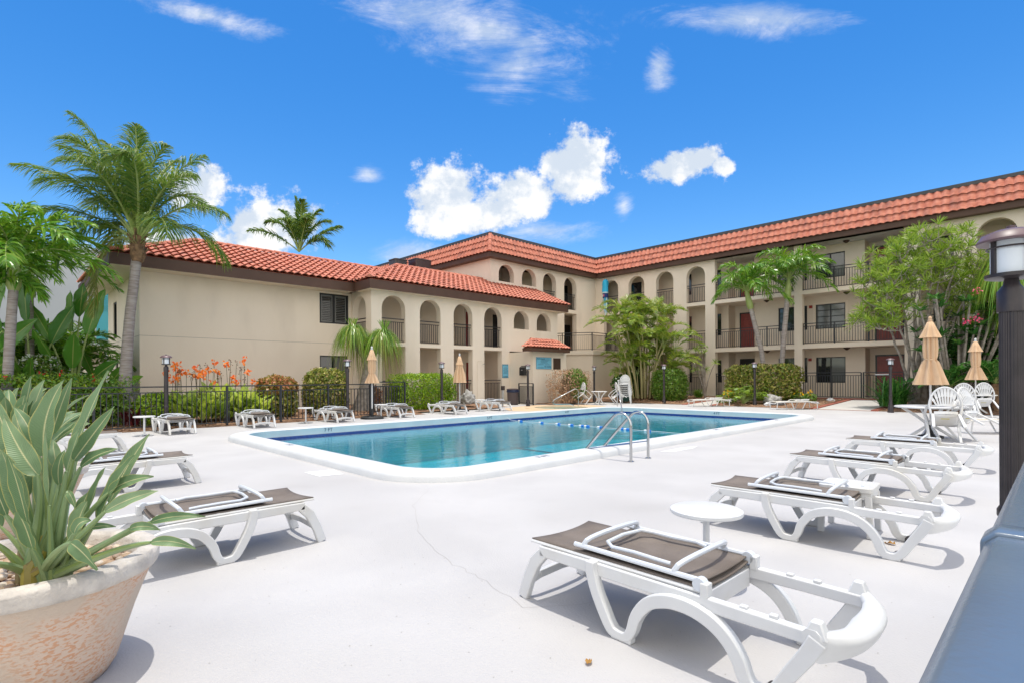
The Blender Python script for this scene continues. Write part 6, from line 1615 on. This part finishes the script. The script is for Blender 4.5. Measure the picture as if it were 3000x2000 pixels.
# front planter: local X = right, Y = away, heights above the deck
P = thing('planter', 'large weathered terracotta planter filled with pebbles in the left foreground', 'planter', (.12,3.37,0), YAW, 'terracotta planters')
pot(P, .51, .57, 0); pebbles(P, .40, .57, 420)
P2 = thing('bird_of_paradise', 'big grey-green bird-of-paradise plant growing from the front planter', 'plant', (.162,3.33,0), YAW, 'bird-of-paradise plants')
lf, st, sb = MB(), MB(), MB()
SL = [
 ( (0.149, -0.12, 0.588) , (0.188, -0.12, 0.815) , (0.226, -0.08, 1.081) , (0.295, -0.1, 1.234) , (0.366, -0.06, 1.444) , 0.123 , (-0.4, -1, 0.45) ),
 ( (0.155, -0.12, 0.588) , (0.228, -0.145, 0.84) , (0.264, -0.13, 1.049) , (0.347, -0.15, 1.141) , (0.429, -0.11, 1.285) , 0.103 , (0.3, -1, 0.45) ),
 ( (0.175, -0.12, 0.64) , (0.239, -0.17, 0.846) , (0.27, -0.18, 1.006) , (0.318, -0.2, 1.109) , (0.323, -0.16, 1.216) , 0.099 , (-0.5, -1, 0.45) ),
 ( (0.142, -0.12, 0.64) , (0.121, -0.095, 0.893) , (0.044, -0.03, 1.054) , (0.042, -0.05, 1.25) , (0.123, -0.01, 1.405) , 0.151 , (0.1, -1, 0.45) ),
 ( (0.152, -0.12, 0.64) , (0.101, -0.06, 0.986) , (0.021, 0.04, 1.148) , (0.076, 0.02, 1.28) , (0.1, 0.06, 1.412) , 0.079 , (0.9, -1, 0.45) ),
 ( (0.11, -0.12, 0.608) , (0.175, -0.18, 0.848) , (0.165, -0.2, 0.997) , (0.099, -0.22, 1.099) , (0.0, -0.18, 1.253) , 0.123 , (0.4, -1, 0.45) ),
 ( (0.091, -0.12, 0.608) , (0.058, -0.12, 0.866) , (-0.037, -0.08, 1.055) , (-0.071, -0.1, 1.188) , (-0.175, -0.06, 1.35) , 0.127 , (0.1, -1, 0.45) ),
 ( (0.091, -0.12, 0.64) , (0.024, -0.045, 0.916) , (-0.088, 0.07, 1.103) , (-0.102, 0.05, 1.209) , (-0.208, 0.09, 1.277) , 0.079 , (0.7, -1, 0.45) ),
 ( (0.175, -0.12, 0.653) , (0.228, -0.145, 0.872) , (0.294, -0.13, 1.018) , (0.366, -0.15, 1.081) , (0.447, -0.11, 1.096) , 0.075 , (-0.2, -1, 0.45) ),
 ( (0.156, -0.12, 0.548) , (0.295, -0.17, 0.766) , (0.454, -0.18, 0.914) , (0.539, -0.2, 0.979) , (0.636, -0.16, 0.98) , 0.079 , (-0.1, -1, 0.45) ),
 ( (0.164, -0.12, 0.54) , (0.35, -0.21, 0.733) , (0.501, -0.26, 0.854) , (0.618, -0.28, 0.92) , (0.709, -0.24, 0.933) , 0.079 , (0, -1, 0.45) ),
 ( (0.194, -0.12, 0.525) , (0.444, -0.18, 0.709) , (0.649, -0.2, 0.791) , (0.757, -0.22, 0.833) , (0.872, -0.18, 0.808) , 0.056 , (0, -1, 0.45) ),
 ( (0.194, -0.12, 0.525) , (0.431, -0.22, 0.685) , (0.615, -0.28, 0.784) , (0.689, -0.3, 0.815) , (0.729, -0.26, 0.773) , 0.052 , (0, -1, 0.45) ),
 ( (0.217, -0.12, 0.525) , (0.522, -0.245, 0.7) , (0.737, -0.33, 0.743) , (0.832, -0.35, 0.769) , (0.907, -0.31, 0.71) , 0.056 , (0, -1, 0.45) ),
 ( (0.126, -0.12, 0.525) , (0.32, -0.295, 0.715) , (0.495, -0.43, 0.773) , (0.557, -0.45, 0.751) , (0.582, -0.41, 0.661) , 0.087 , (-0.3, -1, 0.45) ),
 ( (0.188, -0.12, 0.737) , (0.276, -0.195, 0.883) , (0.319, -0.23, 0.929) , (0.359, -0.25, 0.908) , (0.335, -0.21, 0.843) , 0.044 , (0, -1, 0.45) ),
 ( (0.156, -0.12, 0.54) , (0.356, -0.27, 0.708) , (0.467, -0.38, 0.796) , (0.497, -0.4, 0.858) , (0.519, -0.36, 0.84) , 0.067 , (0, -1, 0.45) ),
 ( (0.171, -0.12, 0.54) , (0.303, -0.17, 0.706) , (0.367, -0.18, 0.759) , (0.43, -0.2, 0.784) , (0.47, -0.16, 0.761) , 0.04 , (0, -1, 0.45) ),
 ( (0.168, -0.12, 0.672) , (0.186, -0.13, 0.869) , (0.172, -0.1, 0.934) , (0.172, -0.12, 1.035) , (0.185, -0.08, 1.09) , 0.06 , (0.4, -1, 0.45) ),
 ( (0.152, -0.12, 0.672) , (0.14, -0.095, 0.893) , (0.102, -0.03, 1.007) , (0.105, -0.05, 1.077) , (0.069, -0.01, 1.127) , 0.071 , (0.6, -1, 0.45) ),
 ( (0.111, -0.12, 0.555) , (0.066, -0.17, 0.736) , (0.001, -0.18, 0.827) , (-0.082, -0.2, 0.92) , (-0.256, -0.16, 0.927) , 0.079 , (0.2, -1, 0.45) ),
 ( (0.096, -0.12, 0.54) , (0.082, -0.22, 0.663) , (0.039, -0.28, 0.739) , (-0.025, -0.3, 0.773) , (-0.18, -0.26, 0.719) , 0.079 , (0.2, -1, 0.45) ),
 ( (0.103, -0.12, 0.57) , (0.088, -0.17, 0.899) , (0.038, -0.18, 0.975) , (-0.009, -0.2, 0.986) , (-0.107, -0.16, 0.912) , 0.079 , (0.2, -1, 0.45) ),
 ( (0.08, -0.12, 0.525) , (0.101, -0.27, 0.651) , (0.096, -0.38, 0.674) , (0.036, -0.4, 0.708) , (-0.101, -0.36, 0.654) , 0.071 , (0.2, -1, 0.45) ),
 ( (0.123, -0.12, 0.64) , (0.016, -0.02, 0.844) , (-0.158, 0.12, 0.998) , (-0.196, 0.1, 1.156) , (-0.244, 0.14, 1.253) , 0.099 , (-0.3, -1, 0.45) ),
 ( (0.136, -0.12, 0.64) , (0.044, -0.03, 0.913) , (-0.048, 0.1, 1.086) , (0.033, 0.08, 1.158) , (0.077, 0.12, 1.204) , 0.087 , (-0.6, -1, 0.45) ),
 ( (0.058, -0.12, 0.608) , (-0.039, -0.07, 0.921) , (-0.163, 0.02, 1.013) , (-0.185, 0.0, 1.07) , (-0.265, 0.04, 1.079) , 0.099 , (0, -1, 0.45) ),
]

for i, (b, m, k, c, e, W_, nr) in enumerate(SL):
    b = V3((b[0]*.6+.02, b[1]+random.uniform(-.06,.06), min(b[2], .56) if b[2] < .7 else .52))
    strel_leaf(lf, st, b, m, k, c, e, W_*.72, nr, r=.0135, fold=.34, wavy=.055)
    if i % 2 == 0: sb.tube([b+V3((0,-.01,-.04)), b+V3((0,-.012,.03)), V3(b).lerp(V3(m), .35)+V3((0,-.008,0))], [.034,.03,.012], 8)
for k_ in range(16):      # younger, narrower leaves standing between the big ones
    a = k_*2.4; h = V3((math.cos(a), math.sin(a)*.7, 0)); hh = random.uniform(.35,.72); ln = random.uniform(.12,.4)
    b = V3((.17+h.x*.05, -.13+h.y*.05, .52)); kk = b+h*ln*.5+V3((0,0,hh*.5)); e_ = b+h*ln+V3((0,0,hh))
    strel_leaf(lf, st, b, b+h*ln*.2+V3((0,0,hh*.28)), kk, (kk+e_)/2+V3((0,0,.05)), e_, random.uniform(.05,.085), (-h.x*.4+random.uniform(-.5,.5), -.8, .5), r=.011, wavy=.05)
lp_obj('leaf_blades', lf, M['lf_bird'], P2, smooth=True, ang=70); st.build('leaf_stalks', M['lf_stem'], P2, smooth=True, recalc=False); sb.build('yellow_sheaths', M['lf_stemb'], P2, smooth=True)
def strel_clump(t, n, h0, seed, spread=.75):
    random.seed(seed); lf, st = MB(), MB()
    for i in range(n):
        a = i*2.4; h = V3((math.cos(a), math.sin(a), 0)); lean = random.uniform(.12, spread); hh = h0*random.uniform(.55,1.0)*(1-.25*lean)
        b = V3((h.x*.08, h.y*.08, .5)); k = V3((h.x*lean*.55, h.y*lean*.55, .5+hh*.55)); m = V3((h.x*lean*.15, h.y*lean*.15, .5+hh*.3))
        e = V3((h.x*lean*1.15, h.y*lean*1.15, .5+hh*(1.05-.25*lean))); c = (k+e)/2+V3((h.x*.02,h.y*.02,.10))
        strel_leaf(lf, st, b, m, k, c, e, random.uniform(.11,.16), (-h.x*.6+random.uniform(-.5,.5), -h.y*.6-.4, .6), r=.014, wavy=.03)
    lp_obj('leaf_blades', lf, M['lf_bird'], t, smooth=True, ang=70); st.build('leaf_stalks', M['lf_stem'], t, smooth=True, recalc=False)
P = thing('planter', 'second terracotta planter standing just behind the foreground one', 'planter', (.145,6.83,0), YAW, 'terracotta planters')
pot(P, .55, .58, 0); pebbles(P, .43, .58, 120)
strel_clump(thing('bird_of_paradise', 'dense bird-of-paradise clump in the second planter', 'plant', (.145,6.83,0), YAW, 'bird-of-paradise plants'), 46, .98, 9, .6)
P = thing('planter', 'third terracotta planter, farthest along the left side', 'planter', (.1,10.4,0), YAW, 'terracotta planters')
pot(P, .55, .58, 0); pebbles(P, .43, .58, 60)
strel_clump(thing('bird_of_paradise', 'bird-of-paradise clump in the third planter', 'plant', (.1,10.4,0), YAW, 'bird-of-paradise plants'), 34, .95, 12)
random.seed(3)

# ---- white building far behind the left planting
P = thing('white_building', 'pale modern building with teal louvres far behind the left palms', 'building', (-2, 50, 0))
mb = MB(); mb.plate(VP, 0, 10, rect(-30, 14, 0, 11.0)); mb.build('wall', M['bgwall'], P, loc=(0,0,0))
MB().box(7.6,10.6,-.1,-.001,4.4,9.3).build('teal_bay', M['teal'], P)
for k in range(3):
    m = MB()
    for i in range(14): m.box(7.7+.98*k, 8.6+.98*k, -.16, -.1, 6.6+.13*i, 6.68+.13*i)
    m.build('louvre', M['teal'], P)
for x in (-24,-18,-12,-6,0): 
    f = MB().box(x,x+2.2,-.06,-.001,3.4,5.4).build('window', M['frame'], P); MB().box(x+.1,x+2.1,-.07,-.061,3.5,5.3).build('pane', M['glass'], f)
# ================================================================ CAMERA, LIGHT, SKY
cam = bpy.data.cameras.new('Camera'); co = bpy.data.objects.new('Camera', cam); COL.objects.link(co)
cam.sensor_width = 36; cam.lens = 36*1572/3000; cam.shift_y = 106.6/3000; cam.clip_start = .05; cam.clip_end = 2000
yaw = -math.atan2(.6964, .7178)
co.matrix_world = Matrix.Translation((0,0,1.4)) @ Matrix.Rotation(yaw,4,'Z') @ Matrix.Rotation(R(90),4,'X') @ Matrix.Rotation(-.0054,4,'Z')
SC.camera = co
SUN_DIR = V3((.06, .06, 1)).normalized()      # towards the sun, almost overhead
sun = bpy.data.lights.new('Sun', 'SUN'); sun.energy = 2.7; sun.angle = R(.5); sun.color = (1,.95,.86)
so = bpy.data.objects.new('Sun', sun); COL.objects.link(so); so.rotation_euler = SUN_DIR.to_track_quat('Z','Y').to_euler(); so.location = (0,0,30)
w = bpy.data.worlds.new('World'); SC.world = w; w.use_nodes = True
nt = w.node_tree; N = nt.nodes.new; L = nt.links.new
bg = nt.nodes['Background']; bg.inputs['Strength'].default_value = .14
sky = N('ShaderNodeTexSky'); sky.sky_type = 'NISHITA'; sky.sun_disc = False
el = math.asin(SUN_DIR.z); sky.sun_elevation = el; sky.sun_rotation = math.atan2(SUN_DIR.x, SUN_DIR.y)
sky.air_density = 1.0; sky.dust_density = .3; sky.ozone_density = 2.5; sky.altitude = 0
def mth(op, a, b=None, c=None):
    n = N('ShaderNodeMath'); n.operation = op
    for i, x in enumerate((a, b, c)):
        if x is None: continue
        if isinstance(x, (int, float)): n.inputs[i].default_value = x
        else: L(x, n.inputs[i])
    return n.outputs[0]
tc = N('ShaderNodeTexCoord')
def dot(vec):
    n = N('ShaderNodeVectorMath'); n.operation = 'DOT_PRODUCT'; L(tc.outputs['Generated'], n.inputs[0]); n.inputs[1].default_value = vec; return n.outputs['Value']
fwd = dot((.6964,.7178,0)); rgt = dot((.7177,-.6963,0)); upz = dot((0,0,1))
fm = mth('MAXIMUM', fwd, .02)
gx = mth('DIVIDE', rgt, fm); gz = mth('DIVIDE', upz, fm)
cmb = N('ShaderNodeCombineXYZ'); L(gx, cmb.inputs[0]); L(gz, cmb.inputs[1])
def nz(scale, detail=8, rough=.6, rot=0, st=(1,1,1), off=(0,0,0), dist=0):
    mp = N('ShaderNodeMapping'); mp.inputs['Scale'].default_value = st; mp.inputs['Rotation'].default_value = (0,0,R(rot)); mp.inputs['Location'].default_value = off
    L(cmb.outputs[0], mp.inputs['Vector'])
    n = N('ShaderNodeTexNoise'); n.inputs['Scale'].default_value = scale; n.inputs['Detail'].default_value = detail; n.inputs['Roughness'].default_value = rough; n.inputs['Distortion'].default_value = dist
    L(mp.outputs[0], n.inputs['Vector']); return n.outputs['Fac']
def ell(px, py, rx, ry, rot=0):
    """1 at the centre of a cloud, 0 at its rim (direction on the dome, radii as tangents)"""
    cx, cz = (px*1.2755-1500)/1572, (1106-py*1.2755)/1572; a = 1/(rx*1.2755/1572); b = 1/(ry*1.2755/1572)
    dx = mth('SUBTRACT', gx, cx); dz = mth('SUBTRACT', gz, cz); c, s = math.cos(R(rot)), math.sin(R(rot))
    x = mth('ADD', mth('MULTIPLY', dx, c*a), mth('MULTIPLY', dz, s*a)); z = mth('ADD', mth('MULTIPLY', dx, -s*b), mth('MULTIPLY', dz, c*b))
    return mth('SUBTRACT', 1, mth('SQRT', mth('ADD', mth('MULTIPLY', x, x), mth('MULTIPLY', z, z))))
def mx(*a):
    o = a[0]
    for b in a[1:]: o = mth('MAXIMUM', o, b)
    return o
def smooth(v, a, b):
    m = N('ShaderNodeMapRange'); m.interpolation_type = 'SMOOTHSTEP'; m.inputs['From Min'].default_value = a; m.inputs['From Max'].default_value = b; L(v, m.inputs['Value']); return m.outputs['Result']
cum = mx(ell(1310,385,122,100,35), ell(1190,455,150,78,15), ell(1030,440,110,86,30), ell(1110,495,210,52,8), ell(1550,385,130,58,8), ell(1610,372,60,35,20), ell(1662,383,36,26), ell(450,425,95,75), ell(615,530,170,95,15), ell(420,575,260,75,0), ell(160,590,260,45,0))
n1 = nz(9, 9, .62); n2 = nz(26, 8, .68, off=(3,1,0))
n1b = nz(9, 9, .62, off=(.035,-.055,0))
puff = mth('ADD', mth('MULTIPLY', mth('SUBTRACT', n1, .5), 2.1), mth('MULTIPLY', mth('SUBTRACT', n2, .5), .95))
c1 = smooth(mth('ADD', cum, mth('MULTIPLY', puff, .95)), .12, .46)
wis = mx(ell(1080,60,400,120,-20), ell(1200,130,150,110,35), ell(470,30,330,36,-14), ell(1517,160,45,70,-10), ell(1700,50,300,50,0), ell(850,400,50,28), ell(975,590,120,45,0), ell(1230,530,180,40,0), ell(1435,475,30,40))
f1 = nz(2.6, 10, .72, rot=32, st=(1,2.4,1), dist=1.6); f2 = nz(11, 6, .65, rot=20, st=(1,1.8,1), off=(2,5,0))
fil = mth('ADD', mth('MULTIPLY', mth('SUBTRACT', f1, .5), 2.4), mth('MULTIPLY', mth('SUBTRACT', f2, .5), .9))
c2 = mth('MULTIPLY', smooth(mth('ADD', wis, fil), .10, 1.35), .80)
vis = smooth(fwd, .03, .1)
# broken bright cloud added as fill light, unseen, overhead and behind the viewer
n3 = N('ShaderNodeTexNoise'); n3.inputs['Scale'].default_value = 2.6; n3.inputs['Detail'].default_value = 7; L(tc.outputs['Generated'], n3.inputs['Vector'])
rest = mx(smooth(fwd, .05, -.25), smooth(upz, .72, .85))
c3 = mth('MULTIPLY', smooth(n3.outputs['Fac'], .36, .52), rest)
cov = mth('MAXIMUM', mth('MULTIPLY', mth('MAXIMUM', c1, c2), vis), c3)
# blue of a clear tropical sky: deepen the sky texture's own blue
hs = N('ShaderNodeHueSaturation'); hs.inputs['Saturation'].default_value = 1.40; hs.inputs['Value'].default_value = 1.17; hs.inputs['Hue'].default_value = .504; L(sky.outputs[0], hs.inputs['Color'])
shade = smooth(mth('ADD', mth('MULTIPLY', mth('SUBTRACT', n1, n1b), 3.2), mth('MULTIPLY', n2, .5)), -.05, .62)
cc = N('ShaderNodeMix'); cc.data_type = 'RGBA'; L(shade, cc.inputs['Factor']); cc.inputs['A'].default_value = (4.3,4.85,5.6,1); cc.inputs['B'].default_value = (6.7,6.7,6.7,1)
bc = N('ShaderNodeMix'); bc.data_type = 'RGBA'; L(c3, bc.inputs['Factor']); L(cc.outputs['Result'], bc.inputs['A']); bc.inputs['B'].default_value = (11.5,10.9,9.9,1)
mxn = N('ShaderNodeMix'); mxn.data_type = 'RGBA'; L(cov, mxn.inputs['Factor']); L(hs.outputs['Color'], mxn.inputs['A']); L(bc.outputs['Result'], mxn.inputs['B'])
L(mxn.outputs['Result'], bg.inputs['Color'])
SC.view_settings.view_transform = 'Standard'; SC.view_settings.look = 'None'; SC.view_settings.exposure = .2; SC.view_settings.gamma = 1
SC.cycles.max_bounces = 6; SC.cycles.diffuse_bounces = 4; SC.cycles.glossy_bounces = 3; SC.cycles.transparent_max_bounces = 12
